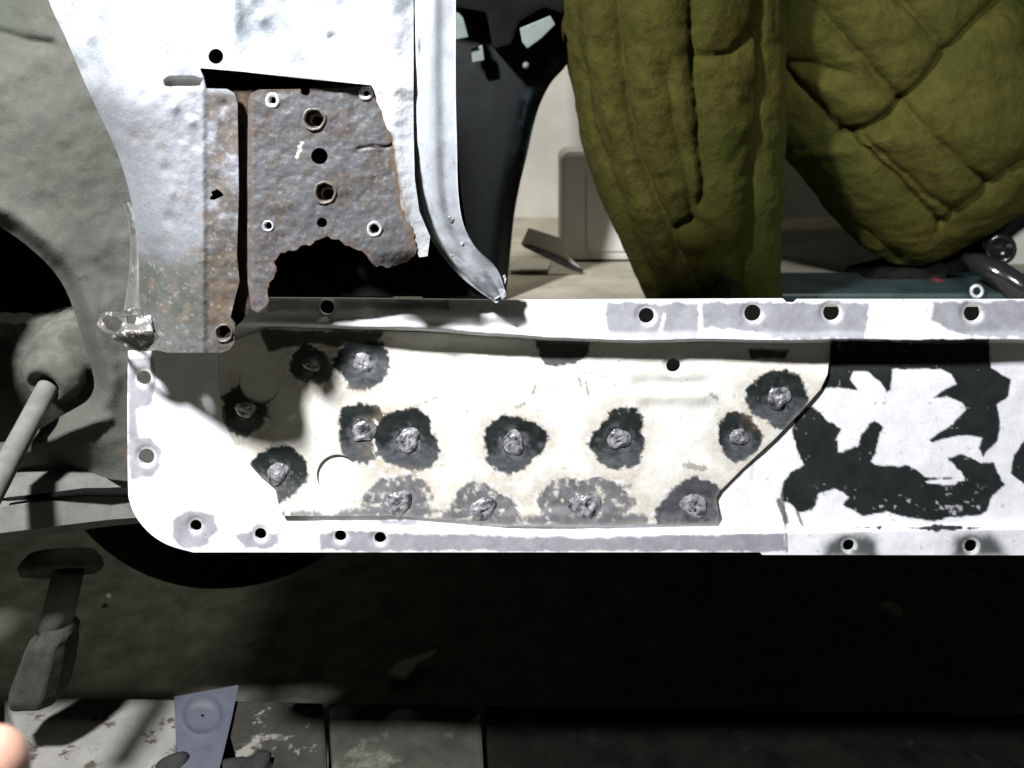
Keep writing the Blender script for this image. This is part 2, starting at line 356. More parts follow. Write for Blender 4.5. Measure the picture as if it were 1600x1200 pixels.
def sill_col(x, y):
    n = len(x); c = np.tile(WHITE, (n, 1)); r = np.full(n, 0.5); m = np.zeros(n)
    jag = fbm(x, y, 1/9., 11)*16+fbm(x, y, 1/30., 12)*18
    cz = 0.10*ss(0.05, 0.35, fbm(x, y, 1/70., 14)); c, r, m = lay(c, r, m, cz, (0.45, 0.43, 0.36), 0.6, 0)
    sm = 0.5*np.exp(-((x-290)**2+(y-660)**2)/90)*ss(-.15, .1, fbm(x, y, 1/6., 40)+.1); c, r, m = lay(c, r, m, sm, (0.2, 0.2, 0.22), .6, 0)
    for i, b in enumerate(BARE):
        s = sdp(x, y, b)+jag*0.45
        mk = ss(-1.5, 2.5, s)*(0.88+0.3*fbm(x, y, 1/14., 30+i))
        c, r, m = lay(c, r, m, np.clip(mk, 0, 1), BAREC*1.0, 0.42, 0.35)
    for i, p in enumerate((CH1, CH2, CH3, CH4, CH5)):
        s = sdp(x, y, p)+jag*(0.22 if i in (0, 2) else 0.42)
        c, r, m = lay(c, r, m, ss(-1.2, 1.8, s), CHAR*(0.8+1.2*(fbm(x, y, 1/20., 50)+.4))[:, None], 0.75, 0)
    flake = ss(0.17, 0.30, fbm(x, y, 1/11., 61, 3))*ss(-2, 3, sdp(x, y, CH2))*ss(755, 785, y)
    c, r, m = lay(c, r, m, flake*0.9, (0.62, 0.62, 0.64), 0.35, 0.3)
    for p in (CH6, CH7):
        s = sdp(x, y, p)+jag*0.5; c, r, m = lay(c, r, m, ss(-8, 16, s)*0.93, CHAR*4, 0.7, 0)
    # seam where two sill sections meet, scratches
    for ln, wd, a in (([(1222, 770), (1226, 800), (1230, 862)], 1.3, .8), ([(1217, 782), (1226, 806), (1228, 815)], 4, .9), ([(1246, 800), (1254, 822)], 2, .8), ([(1176, 720), (1173, 748)], 3, .25), ([(466, 838), (466, 852)], 1, .5), ([(280, 700), (286, 690)], 1.6, .5), ([(1038, 492), (1030, 528)], 2.5, -1)):
        k = ss(wd+1, wd-0.6, dline(x, y, ln)+fbm(x, y, 1/5., 70)*1.5)*abs(a)
        c, r, m = lay(c, r, m, k, (0.09, 0.09, 0.085) if a > 0 else (0.85, 0.85, 0.86), 0.6, 0)
    k = ss(0.33, 0.36, fbm(x, y, 1/8., 81, 2))*0.5; c, r, m = lay(c, r, m, k, (0.35, 0.34, 0.31), .6, 0)
    for hx, hy, rr in SILL_HOLES:                                  # burr rings where the drill cut
        k = ss(5.5, 2.5, np.hypot(x-hx, y-hy)-rr)*0.9*ss(-.3, .0, fbm(x, y, 1/9., 90)); c, r, m = lay(c, r, m, k, (0.85, 0.85, 0.86), 0.3, 0.4)
    return c, r, m
SILL = spline([(200, 549), (199, 640), (200, 758), (203, 785), (214, 810), (236, 835), (264, 852), (302, 863)], 5)+[(800, 863), (1188, 863), (1190, 867), (1980, 868), (1980, 468), (1246, 468), (1241, 473), (1230, 473), (1224, 467), (1000, 468), (800, 469), (560, 466), (395, 465), (380, 500), (340, 535), (230, 547)]
sheet('sill_panel', SILL, SILL_HOLES+[(1052, 571, 11.5)], sill_Y, 2.1, M_sheet, car, sill_col, 0.0016)
# box section behind the holes, with the light gap at its open left end
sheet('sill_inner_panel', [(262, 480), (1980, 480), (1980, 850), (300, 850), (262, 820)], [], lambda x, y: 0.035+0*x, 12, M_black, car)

# patch plate, plug welded over the sill
PATCH = [(340, 560), (342, 600), (347, 655), (372, 705), (405, 742), (430, 764), (437, 796), (442, 806), (520, 806), (620, 806), (700, 812), (790, 820), (900, 820), (1010, 819), (1118, 817), (1124, 806), (1119, 778), (1126, 766), (1160, 732), (1210, 686), (1250, 645), (1282, 608), (1293, 585), (1297, 545), (1297, 534), (1000, 534), (870, 533), (800, 528), (700, 521), (560, 516), (420, 512), (344, 540)]
PLUGS = [(405, 600, 32), (527, 742, 32)]
WELDS = [(487, 570, 30, 0), (567, 568, 38, 0), (383, 640, 36, 0), (567, 675, 42, 0), (637, 688, 46, 0), (802, 692, 44, 0), (967, 686, 42, 0), (1155, 683, 34, 0), (1217, 622, 44, 0), (433, 740, 42, 0), (622, 786, 46, 1), (755, 795, 42, 1), (915, 790, 52, 1), (1085, 790, 44, 2)]
def patch_Y(x, y):
    Y = sill_Y(x, np.maximum(y, lip_y(x)+5))
    low = -0.0045*ss(821, 831, y+4*np.sin(x/210.0))*ss(430, 520, x)
    Y = Y-low-0.0018
    Y = Y+0.0022*ss(790, 745, y)*np.exp(-((x-527)/90)**2)*0-0.0016*np.exp(-(((y-618)/13)**2))*ss(980, 1010, x)*ss(1130, 1095, x)+0.0014*np.exp(-(((y-600)/10)**2))*ss(980, 1010, x)*ss(1130, 1095, x)
    Y = Y+0.0012*fbm(x, y, 1/110., 21)-0.0006*ss(788, 806, y)*(1+np.sin(x/60.))
    for wx, wy, wr, k in WELDS: Y = Y+0.0005*np.exp(-((x-wx)**2+(y-wy)**2)/(wr*0.65)**2)
    Y = Y+0.0008*np.exp(-((np.hypot(x-1052, y-571)-11)/5)**2)
    return Y
def patch_col(x, y):
    n = len(x); c = np.tile(CREAM, (n, 1)); r = np.full(n, 0.45); m = np.zeros(n)
    jag = fbm(x, y, 1/6., 11)*15+fbm(x, y, 1/22., 12)*26+fbm(x, y, 1/2.6, 15)*4
    cz = 0.3*ss(0.0, 0.3, fbm(x, y, 1/45., 24)); c, r, m = lay(c, r, m, cz, (0.62, 0.59, 0.50), 0.5, 0)
    for i, (wx, wy, wr, k) in enumerate(WELDS):
        d = np.hypot((x-wx)*(1.0 if k == 0 else 0.8), (y-wy)*(0.95 if k == 0 else 1.15))
        ang = np.arctan2(y-wy, x-wx); s = wr*(1.06+0.08*np.sin(ang*2+i*1.7)+0.07*np.sin(ang*3+i*2.9))-d+jag*0.62
        halo = 0.36*ss(-30, 2, s+fbm(x, y, 1/13., 33)*20); c, r, m = lay(c, r, m, halo, (0.36, 0.27, 0.17), 0.55, 0)
        # spatter ring of bright flakes, then the burnt paint
        fl = ss(-11, -2, s)*ss(6, 0, s)*ss(0.08, 0.14, fbm(x, y, 1/6., 44)); c, r, m = lay(c, r, m, fl*0.9, (0.88, 0.88, 0.88), 0.3, 0.2)
        col = (CHAR*1.6 if k == 0 else np.array([0.13, 0.13, 0.14]) if k == 1 else np.array([0.07, 0.07, 0.078]))
        mk = ss(-1.5, 3.0, s)
        if k == 1: mk = mk*ss(-0.22, 0.06, fbm(x, y, 1/8., 46)+0.08)*0.92
        tone = col*(0.75+1.6*np.clip(fbm(x, y, 1/12., 36)+.35, 0, 1))[:, None]
        if k == 0: tone = tone+np.array([0.085, 0.087, 0.095])*(ss(-10, 30, (y-wy)+fbm(x, y, 1/10., 37)*60)*(0.45+1.1*np.clip(fbm(x+y*.3, y*2, 1/9., 38)+.4, 0, 1)))[:, None]
        c = c*(1-mk[:, None])+tone*mk[:, None]; r = r*(1-mk)+0.5*mk; m = m*(1-mk)+0.25*mk
        gl = ss(0.7, 0.35, d/wr)*0.5*ss(-.05, .15, fbm(x, y, 1/7., 47)); c, r, m = lay(c, r, m, gl, (0.30, 0.30, 0.32), 0.35, 0.5)
    # scraped edge along the bottom, dark under the lip, scratches
    k = ss(13, 4, dline(x, y, [(442, 804), (620, 802), (790, 814), (1118, 812)])+jag*0.6)*ss(-.10, .05, fbm(x, y, 1/16., 52)); c, r, m = lay(c, r, m, k*0.9, (0.17, 0.17, 0.18), .5, .2)
    for p in ([(838, 530), (925, 530), (918, 560), (900, 572), (850, 572), (842, 556)], [(1168, 545), (1235, 545), (1228, 562), (1175, 560)], [(400, 512), (600, 515), (585, 545), (540, 545), (480, 540), (420, 550)], [(346, 620), (372, 616), (386, 640), (352, 662)]):
        s = sdp(x, y, p)+jag*0.4; c, r, m = lay(c, r, m, ss(-1, 4, s)*.93, CHAR*1.5, .7, 0)
    for ln, wd in (([(637, 640), (684, 620)], 1.2), ([(836, 603), (832, 615)], 2.2), ([(806, 637), (820, 630)], 2), ([(905, 590), (908, 604)], 1.8), ([(916, 598), (920, 620)], 2), ([(979, 634), (982, 645)], 1.6), ([(1112, 616), (1120, 622)], 3), ([(1074, 728), (1098, 732)], 4.5), ([(975, 760), (985, 760)], 2), ([(322, 530), (326, 545)], 1), ([(870, 572), (950, 590)], 0.5)):
        k = ss(wd+1, wd-0.8, dline(x, y, ln)+fbm(x, y, 1/4., 71)*(2+wd*2.2))*.6; c, r, m = lay(c, r, m, k, (0.17, 0.14, 0.10), .6, 0)
    k = ss(0.30, 0.33, fbm(x, y, 1/6., 83))*0.7; c, r, m = lay(c, r, m, k, (0.30, 0.26, 0.2), .6, 0)
    e = ss(6, 0, sdp(x, y, PATCH)+jag*.3)*0.35; c, r, m = lay(c, r, m, e, (0.4, 0.36, 0.3), .5, 0)
    return c, r, m
patch = sheet('patch_plate', PATCH, [(1052, 571, 11)]+PLUGS, patch_Y, 1.8, M_sheet, car, patch_col, 0.0018)
patch['label'] = 'cream heat-tinted patch plate covered with burnt weld spots'
# discs left in the two big round openings
for cx, cy, rr in PLUGS:
    ring = [(cx+(rr-1.2)*math.cos(a), cy+(rr-1.2)*math.sin(a)) for a in np.linspace(0, 2*math.pi, 40, endpoint=False)]
    sheet('plug_disc', ring, [], lambda x, y: patch_Y(x, y)+0.0012+0.0005*((x-cx)**2+(y-cy)**2)/rr**2, 3.0, M_sheet, patch,
          lambda x, y: (np.tile(CREAM*1.0, (len(x), 1))-0.12*ss(0, .3, fbm(x, y, 1/20., 91))[:, None], np.full(len(x), .5), np.zeros(len(x))))
# black bored hole behind the small opening
def bead(px, py, r, Y, seed, parent, tilt=0):
    rr = random.Random(seed); nr, na = 9, 22; vs = []; fs = []; base = P(px, py, Y); k = S*(D+Y)/D
    ph = [rr.uniform(0, 6.3) for _ in range(4)]
    for i in range(nr):
        t = i/(nr-1)
        for j in range(na):
            a = 2*math.pi*j/na; R = r*t*(1+0.13*math.sin(2*a+ph[0])+0.09*math.sin(3*a+ph[1])+0.05*math.sin(5*a+ph[2]))
            q = Vector((math.cos(a)*R, math.sin(a)*R, seed*3.1))
            h = 0.35*math.exp(-((t-0.55)/0.25)**2)+0.25*math.exp(-(t/0.25)**2)+0.8*mnoise.noise(q*0.16)+0.6*mnoise.noise(q*0.33)
            h *= (1-t**4)
            vs.append(base+Vector((math.cos(a)*R*k, -h*r*k*0.19-0.0002+0.0006*t**6, -math.sin(a)*R*k)))
    for i in range(nr-1):
        for j in range(na):
            a, b = i*na+j, i*na+(j+1) % na; fs.append((a, b, b+na, a+na))
    return mesh('weld_spot', vs, fs, M_bead, parent, True)
for i, (wx, wy, wr, k) in enumerate(WELDS):
    y0 = float(patch_Y(np.array([float(wx)]), np.array([float(wy)]))[0])
    bead(wx, wy, wr*(0.40 if k == 0 else 0.44), y0-0.0011, i+1, patch)

# ---- pillar
PIL_L = spline([(20, -260), (50, -100), (76, 0), (104, 62), (132, 128), (160, 188), (182, 236), (198, 285), (208, 330), (215, 385), (217, 440), (214, 500), (206, 545)], 5)
PIL = PIL_L+[(225, 549), (244, 547), (262, 551), (345, 551), (358, 547), (366, 536), (367, 506), (360, 496), (366, 470), (374, 440), (370, 400), (373, 300), (371, 160), (366, 146), (354, 139), (322, 138), (318, 120), (311, 106), (380, 112), (470, 122), (560, 131), (580, 133)]+ragged([(585, 142), (592, 165), (600, 188), (612, 212), (617, 250), (622, 285), (626, 320), (640, 352), (650, 385), (655, 402), (668, 400), (678, 394)], 2.2, 6, 4, True)+[(672, 370), (655, 330), (648, 280), (646, 200), (646, 0), (644, -260)]
IRR = lambda cx, cy, r, s: [(cx+r*(1+0.3*math.sin(3*a+s)+0.18*math.sin(5*a+2*s))*math.cos(a), cy+r*(1+0.3*math.cos(2*a+s))*math.sin(a)) for a in np.linspace(0, 2*math.pi, 18, endpoint=False)]
PH = [(337, 88, 12), (350, 520, 11.5), IRR(337, 304, 9, 1), IRR(238, 529, 9, 2.2)]
SLOT = [(266, 121), (300, 121), (308, 122), (316, 124), (316, 137), (300, 138), (266, 138), (258, 134), (257, 126)]
def pil_Y(x, y):
    e = seg_closest(x, y, PIL_L, False)[0]
    Y = -0.052+0.040*np.clip(1-e/95., 0, 1)**2.2
    up = ss(132, 104, y-(x-310)*0.09); Y = Y-0.0020*up*ss(300, 330, x)-0.001*up
    Y = Y-0.0008*np.exp(-((x-316)/6.0)**2)*ss(60, 130, y)+0.0006*ss(316, 326, x)*ss(110, 140, y)*ss(540, 440, x)
    Y = Y+0.004*ss(440, 640, x)*0+0.003*ss(610, 650, x)
    Y = Y+0.0030*ss(300, 430, y)*ss(330, 240, x)*np.sin((x-215)/34.)+0.0035*fbm(x, y, 1/75., 101)+0.0012*fbm(x, y, 1/18., 102)*ss(100, 200, y)
    for cx, cy, dd in ((258, 265, .0018), (264, 342, .0022), (350, 165, .0015), (410, 30, -.002), (520, 60, .002), (250, 235, .001), (272, 168, -.0022), (300, 190, -.002), (210, 215, .0016), (268, 300, -.0015), (225, 150, .0012)): Y = Y+dd*np.exp(-((x-cx)**2+(y-cy)**2)/90.)
    Y = Y+0.0025*np.exp(-(((x-410)/40)**2+((y-40)/90)**2))-0.002*np.exp(-((x-365)/12.)**2)*ss(100, 40, y)
    return Y+0.005*ss(-2, 4, sdp(x, y, SLOT))
def pil_col(x, y):
    n = len(x); c = np.tile(np.array([0.50, 0.525, 0.56]), (n, 1)); r = np.full(n, 0.42); m = np.full(n, 0.1)
    big = fbm(x, y, 1/60., 111); md = fbm(x, y, 1/18., 112); fi = fbm(x, y, 1/6., 113)
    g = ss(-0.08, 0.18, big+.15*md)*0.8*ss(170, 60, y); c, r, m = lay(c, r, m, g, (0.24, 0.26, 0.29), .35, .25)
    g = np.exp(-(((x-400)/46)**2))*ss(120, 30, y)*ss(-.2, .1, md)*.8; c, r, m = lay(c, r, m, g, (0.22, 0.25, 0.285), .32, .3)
    g = np.exp(-(((x-200)/26)**2+((y-92)/18)**2))*.5; c, r, m = lay(c, r, m, g, (0.26, 0.25, 0.23), .5, .1)
    g = ss(0.06, 0.3, fbm(x, y, 1/70., 117))*.9*ss(440, 560, x); c, r, m = lay(c, r, m, g, (0.8, 0.81, 0.83), .4, .05)
    g = ss(7, 2, abs(x-327)+md*8)*ss(110, 90, y)*.8; c, r, m = lay(c, r, m, g, (0.78, 0.79, 0.80), .4, .1)
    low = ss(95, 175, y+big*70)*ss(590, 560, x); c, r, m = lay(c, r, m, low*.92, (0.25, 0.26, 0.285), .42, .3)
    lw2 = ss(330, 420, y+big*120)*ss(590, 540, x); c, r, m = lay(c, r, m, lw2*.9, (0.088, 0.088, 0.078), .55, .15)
    dk = np.exp(-(((x-235)/20)**2+((y-440)/70)**2))+np.exp(-(((x-285)/26)**2+((y-470)/45)**2)); c, r, m = lay(c, r, m, np.clip(dk, 0, 1)*.7, (0.05, 0.058, 0.045), .7, 0)
    ru = ss(315, 326, x+md*6)*ss(132, 150, y)*ss(560, 520, x)*ss(-.32, .05, md); c, r, m = lay(c, r, m, ru*.85, (0.072, 0.057, 0.044), .7, .05)
    ru2 = ss(.10, .22, md)*ss(140, 240, y)*ss(590, 560, x); c, r, m = lay(c, r, m, ru2*.4, (0.16, 0.12, 0.09), .75, 0)
    og = np.exp(-(((x-345)/26)**2+((y-470)/45)**2))*ss(-.1, .15, fi+.05); c, r, m = lay(c, r, m, og*.75, (0.13, 0.085, 0.045), .8, 0)
    wr = ss(.18, .24, fi)*ss(130, 200, y)*ss(590, 560, x); c, r, m = lay(c, r, m, wr*.3, (0.4, 0.41, 0.43), .28, .4)
    sp = ss(.25, .29, fbm(x, y, 1/5., 116))*ss(140, 190, y); c, r, m = lay(c, r, m, sp*.5, (0.08, 0.07, 0.06), .8, 0)
    ed = ss(5, 1, dline(x, y, [(585, 142), (600, 188), (612, 212), (622, 285), (640, 352), (655, 402)])+fi*5)*ss(190, 215, y); c, r, m = lay(c, r, m, ed*.8, (0.24, 0.14, 0.09), .8, 0)
    c, r, m = lay(c, r, m, ss(-1, 3, sdp(x, y, SLOT))*.8, (0.36, 0.35, 0.31), .7, 0)
    tr = ss(255, 330, y+md*60)*ss(590, 620, x); c, r, m = lay(c, r, m, tr*.6, (0.33, 0.345, 0.34), .45, .2)
    return c, r, m
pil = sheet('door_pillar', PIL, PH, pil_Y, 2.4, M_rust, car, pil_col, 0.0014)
HP = [(388, 158), (392, 146), (404, 140), (470, 139), (540, 137), (572, 134), (584, 140), (594, 165), (604, 192), ]+ragged([(604, 192), (616, 215), (622, 255), (624, 290), (630, 325), (644, 355), (652, 388), (648, 400)], 2.4, 5, 12, True)+ragged([(648, 400), (634, 410), (604, 419), (584, 414), (574, 400), (566, 392), (552, 388), (540, 384), (530, 374), (514, 370), (498, 374), (484, 384), (470, 384), (458, 392), (436, 398), (428, 408), (432, 424), (424, 438), (418, 452), (420, 466), (414, 480), (404, 489), (392, 482)], 2.6, 5, 9, True)+[(392, 482)]+[(387, 440), (386, 300)]
HPH = [(477, 142, 7.5), (499, 244, 13), (503, 348, 8), (426, 157, 6), (572, 146, 5.5), (491, 186, 15), (508, 301, 15), (419, 353, 6.5), IRR(585, 358, 8, .5)]
def hp_Y(x, y):
    Y = -0.0490+0.0025*fbm(x, y, 1/55., 121)+0.0011*fbm(x, y, 1/12., 122)-0.004*ss(395, 386, x)*0+0.003*ss(396, 386, x)
    Y = Y+0.006*ss(390, 420, y)*ss(560, 640, x)
    return Y+0.0012*np.exp(-((dline(x, y, [(560, 232), (585, 228), (606, 230), (614, 226)]))/2.5)**2)
def hp_col(x, y):
    n = len(x); c = np.tile(np.array([0.10, 0.10, 0.103]), (n, 1)); r = np.full(n, 0.5); m = np.full(n, 0.2)
    big = fbm(x, y, 1/48., 131); md = fbm(x, y, 1/15., 132); fi = fbm(x, y, 1/5.5, 133)
    c, r, m = lay(c, r, m, ss(-.02, .2, big+.4*md)*.75, (0.066, 0.052, 0.042), .7, .05)
    c, r, m = lay(c, r, m, ss(.08, .2, md)*.5, (0.078, 0.06, 0.047), .75, 0)
    c, r, m = lay(c, r, m, ss(.02, .2, fbm(x, y, 1/22., 137))*.5, (0.115, 0.12, 0.132), .4, .25); c, r, m = lay(c, r, m, ss(.14, .24, fi)*.55, (0.22, 0.225, 0.24), .3, .35)
    c, r, m = lay(c, r, m, ss(-.2, -.27, fi)*.6, (0.05, 0.04, 0.033), .8, 0)
    e = ss(12, 0, sdp(x, y, HP)+fi*12)*.6; c, r, m = lay(c, r, m, e, (0.085, 0.055, 0.036), .8, 0)
    og = ss(9, 0, dline(x, y, [(606, 200), (620, 260), (628, 330), (645, 375)])+fi*10)*.8; c, r, m = lay(c, r, m, og, (0.10, 0.064, 0.038), .85, 0)
    k = ss(2.0, .6, dline(x, y, [(556, 233), (578, 228), (592, 231), (614, 226)])+fi*2); c, r, m = lay(c, r, m, k, (0.02, 0.017, 0.014), .9, 0)
    wl = ss(2.6, 1.2, dline(x, y, [(464, 246), (472, 222)])+fi*6)*.8; c, r, m = lay(c, r, m, wl, (0.7, 0.7, 0.72), .3, .4)
    return c, r, m
hp = sheet('hinge_plate', HP, HPH, hp_Y, 2.0, M_rust, car, hp_col, 0.0022)
hp['label'] = 'rusty perforated hinge plate with a torn bottom edge'
def rim(name, px, py, Y, ri, ro, mat, parent, h=0.0012, depth=0.004):
    bm = bmesh.new(); k = S*(D+Y)/D; n = 24; c = P(px, py, Y); rr = random.Random(int(px*7+py)); rings = []
    wob = [1+rr.uniform(-.06, .06) for _ in range(n)]
    for r, d in ((ro, 0.0003), (ro*0.97, -h*0.8), ((ri+ro)/2, -h), (ri*1.06, -h*0.7), (ri, 0.0), (ri*0.96, depth)):
        rings.append([c+Vector((math.cos(2*math.pi*j/n)*r*k*wob[j], d, math.sin(2*math.pi*j/n)*r*k*wob[j])) for j in range(n)])
    loft(bm, rings, cap=False); return from_bm(name, bm, mat, parent, True)
for x, y, ri, ro, mt in ((426, 157, 5.5, 12.5, M_rim), (572, 146, 5, 11.5, M_rim), (491, 186, 14, 19, M_rimrust), (508, 301, 14, 19, M_rimrust), (585, 358, 7.5, 12.5, M_rim), (419, 353, 6, 9.5, M_rim)):
    rim('hole_rim', x, y, -0.0490, ri, ro, mt, hp, 0.0007)
for x, y in ((491, 186), (508, 301)):                               # threaded nut set deep in the stepped hole
    rim('nut', x+5, y+3, -0.0430, 8.5, 15.5, M_rimrust, hp, 0.001, 0.012)
rim('hole_rim', 350, 520, float(pil_Y(np.array([350.]), np.array([520.]))[0]), 11, 15, M_rimrust, pil)
def groove_col(x, y):
    n = len(x); c = np.tile(np.array([0.035, 0.026, 0.019]), (n, 1)); k = ss(-.05, .2, fbm(x, y, 1/9., 139)); return lay(c, np.full(n, .85), np.zeros(n), k*.7, (0.10, 0.068, 0.042), .85, 0)
sheet('pillar_groove', ragged([(362, 142), (398, 142), (396, 300), (397, 440), (388, 492), (370, 488), (364, 440)], 1, 8, 3), [], lambda x, y: -0.0445+0.002*fbm(x, y, 1/20., 138), 4, M_rust, car, groove_col)
# inner wall of the pillar box, seen black through the holes and the torn-out foot
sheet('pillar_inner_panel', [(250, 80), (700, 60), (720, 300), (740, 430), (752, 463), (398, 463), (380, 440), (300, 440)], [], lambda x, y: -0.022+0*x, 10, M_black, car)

def ribbon(name, le, re, prof, Yf, mat, parent, colf, n=9, nu=26, thick=0.0014):
    A = np.array(spline(le, n)); B = np.array(spline(re, n)); m = min(len(A), len(B)); A = A[:m]; B = B[:m]
    u = np.linspace(0, 1, nu); px = A[:, None, 0]*(1-u)+B[:, None, 0]*u; py = A[:, None, 1]*(1-u)+B[:, None, 1]*u
    t = np.linspace(0, 1, m)[:, None]; Y = Yf(t)+prof(u[None, :], t)
    px = px+0*Y; py = py+0*Y; V = Pn(px.ravel(), py.ravel(), Y.ravel()); i = np.arange(m*nu).reshape(m, nu)
    q = np.stack([i[:-1, :-1], i[1:, :-1], i[1:, 1:], i[:-1, 1:]], -1).reshape(-1, 4)
    W = V.copy(); W[:, 1] += thick; nv = len(V); q2 = (q+nv)[:, ::-1]
    bd = list(i[:, 0])+list(i[-1, 1:])+list(i[::-1, -1][1:])+list(i[0, ::-1][1:-1]); rimf = [(bd[k], bd[k]+nv, bd[(k+1) % len(bd)]+nv, bd[(k+1) % len(bd)])[::-1] for k in range(len(bd))]
    me = bpy.data.meshes.new(name); me.from_pydata(np.concatenate([V, W]).tolist(), [], q.tolist()+q2.tolist()+rimf)
    me.polygons.foreach_set('use_smooth', [True]*(2*len(q))+[False]*len(rimf))
    c, r, mm = colf(px.ravel(), py.ravel(), np.tile(u, m)); c = np.concatenate([c, c]); r = np.concatenate([r, r]); mm = np.concatenate([mm, mm])
    ca = me.color_attributes.new('tint', 'FLOAT_COLOR', 'POINT'); ca.data.foreach_set('color', np.concatenate([c, np.ones((len(c), 1))], 1).astype(np.float32).ravel())
    for nm, arr in (('rough', r), ('metal', mm)):
        at = me.attributes.new(nm, 'FLOAT', 'POINT'); at.data.foreach_set('value', arr.astype(np.float32))
    me.update(); return link(name, me, mat, parent)
def fl_prof(u, t):
    return 0.0035*np.exp(-((u-0.08)/0.04)**2)-0.0014*np.exp(-((u-0.40)/0.22)**2)+0.0016*ss(.52, .75, u)+0.0012*fbm(t*900, u*70, 1/40., 141)
def fl_col(x, y, u):
    n = len(x); c = np.tile(np.array([0.44, 0.47, 0.50]), (n, 1)); r = np.full(n, .4); m = np.full(n, .15)
    g = ss(-.05, .2, fbm(x, y, 1/30., 151))*ss(0.6, 0.75, u); c, r, m = lay(c, r, m, g*.7, (0.42, 0.43, 0.46), .35, .4)
    k = np.exp(-(((x-655)/3)**2+((y-72)/16)**2)); c, r, m = lay(c, r, m, k*.95, (0.02, 0.02, 0.02), .7, 0)
    g = ss(.02, .15, fbm(x, y, 1/16., 152))*ss(380, 410, y); c, r, m = lay(c, r, m, g*.8, (0.26, 0.26, 0.28), .4, .4)
    g = ss(.15, .22, fbm(x, y, 1/7., 153))*ss(150, 260, y); c, r, m = lay(c, r, m, g*.6, (0.3, 0.3, 0.31), .4, .3)
    return c, r, m
flange = ribbon('door_seal_flange', [(636, -260), (640, 0), (641, 110), (641, 210), (645, 285), (657, 340), (684, 390), (724, 436), (770, 470)],
       [(712, -260), (712, 0), (712, 140), (714, 230), (716, 300), (724, 350), (744, 388), (776, 420), (790, 458)], fl_prof, lambda t: -0.0535+0.029*t**1.5, M_sheet, car, fl_col)
for i, (x, y, r) in enumerate(((693, 270, 10), (692, 212, 8), (704, 341, 8))): 
    b = bead(x, y, r, (-0.0420, -0.0450, -0.0385)[i], 40+i, flange); b.name = 'weld_spot'
prism('weld_seam', [(702, 398), (722, 376), (726, 380), (706, 402)], -0.0345, -0.030, M_rim, flange, 0.0006)
def tear(seed): return ragged([(762, 452), (776, 440), (783, 436), (789, 430), (790, 440), (786, 448), (792, 462), (784, 468), (776, 474), (764, 468)], 1.6, 4, seed)
sheet('torn_tip', tear(3), [], lambda x, y: -0.0245+0.002*fbm(x, y, 1/9., 5), 1.6, M_sheet, flange, lambda x, y: fl_col(x, y, np.full(len(x), .9)), 0.002)

# folded edge and torn tab at the pillar's left foot
def strip_col(x, y, u):
    n = len(x); c = np.tile(np.array([0.10, 0.10, 0.092]), (n, 1)); r = np.full(n, .6); m = np.full(n, .15)
    g = ss(-.05, .1, fbm(x, y, 1/12., 161)); c, r, m = lay(c, r, m, g*.6, (0.05, 0.05, 0.042), .6, .1)
    g = ss(.2, .27, fbm(x, y, 1/6., 162)); return lay(c, r, m, g*.25, (0.75, 0.75, 0.76), .3, .4)
ribbon('folded_edge', [(192, 316), (199, 340), (203, 364), (204, 400), (200, 440), (193, 486)], [(204, 316), (212, 336), (218, 358), (222, 400), (224, 440), (224, 490)],
       lambda u, t: 0.0015*np.cos(u*6.3)-0.008*u+0.002*fbm(t*300, u*20, 1/25., 163), lambda t: 0.024-0.034*t, M_rust, pil, strip_col)
def tab_col(x, y):
    n = len(x); c = np.tile(np.array([0.13, 0.13, 0.125]), (n, 1)); r = np.full(n, .38); m = np.full(n, .4)
    g = ss(-.05, .12, fbm(x, y, 1/14., 171)); c, r, m = lay(c, r, m, g*.7, (0.11, 0.09, 0.07), .6, .1)
    g = ss(.12, .2, fbm(x, y, 1/6., 172)); return lay(c, r, m, g*.8, (0.78, 0.78, 0.79), .28, .4)
tab = sheet('torn_tab', ragged([(151, 506), (155, 494), (166, 487), (186, 490), (196, 484), (214, 482), (236, 496), (240, 530), (234, 548), (212, 549), (190, 537), (168, 524)], 1.2, 6, 2),
      [[(160, 500), (168, 493), (182, 495), (192, 503), (188, 514), (178, 521), (166, 515)], [(197, 494), (208, 491), (214, 497), (210, 507), (199, 506)]],
      lambda x, y: -0.030+0.020*ss(200, 150, x)-0.008*np.exp(-((y-520)/14)**2)+0.003*fbm(x, y, 1/16., 173), 1.6, M_rust, pil, tab_col, 0.0018)

# ---- inner wing with the opening for the steering rod
OPEN = spline([(-60, 335), (-20, 345), (6, 358), (40, 382), (76, 415), (100, 448), (117, 490), (132, 540), (144, 580), (147, 604), (138, 624), (118, 638), (96, 650)], 5)+[(60, 672), (20, 690), (-60, 700)]
WING = [(-420, -260), (330, -260), (330, 560), (330, 760), (200, 752), (120, 742), (60, 752), (-40, 760), (-420, 770)]
def wing_Y(x, y):
    d = seg_closest(x, y, OPEN, False)[0]
    Y = 0.045+0.012*np.exp(-(d/16.)**2)-0.006*np.exp(-((d-24)/20.)**2)
    Y = Y+0.012*fbm(x, y, 1/120., 181)+0.002*fbm(x, y, 1/28., 182)+0.05*ss(150, -60, y)*ss(160, -80, x)
    Y = Y+0.007*np.exp(-(dline(x, y, [(-60, 42), (0, 52), (40, 64), (80, 70)])/9.)**2)-0.004*np.exp(-(dline(x, y, [(60, 690), (110, 672), (170, 655)])/8.)**2)
    return Y+0.03*ss(690, 760, y+0.05*x)*ss(230, 60, x)
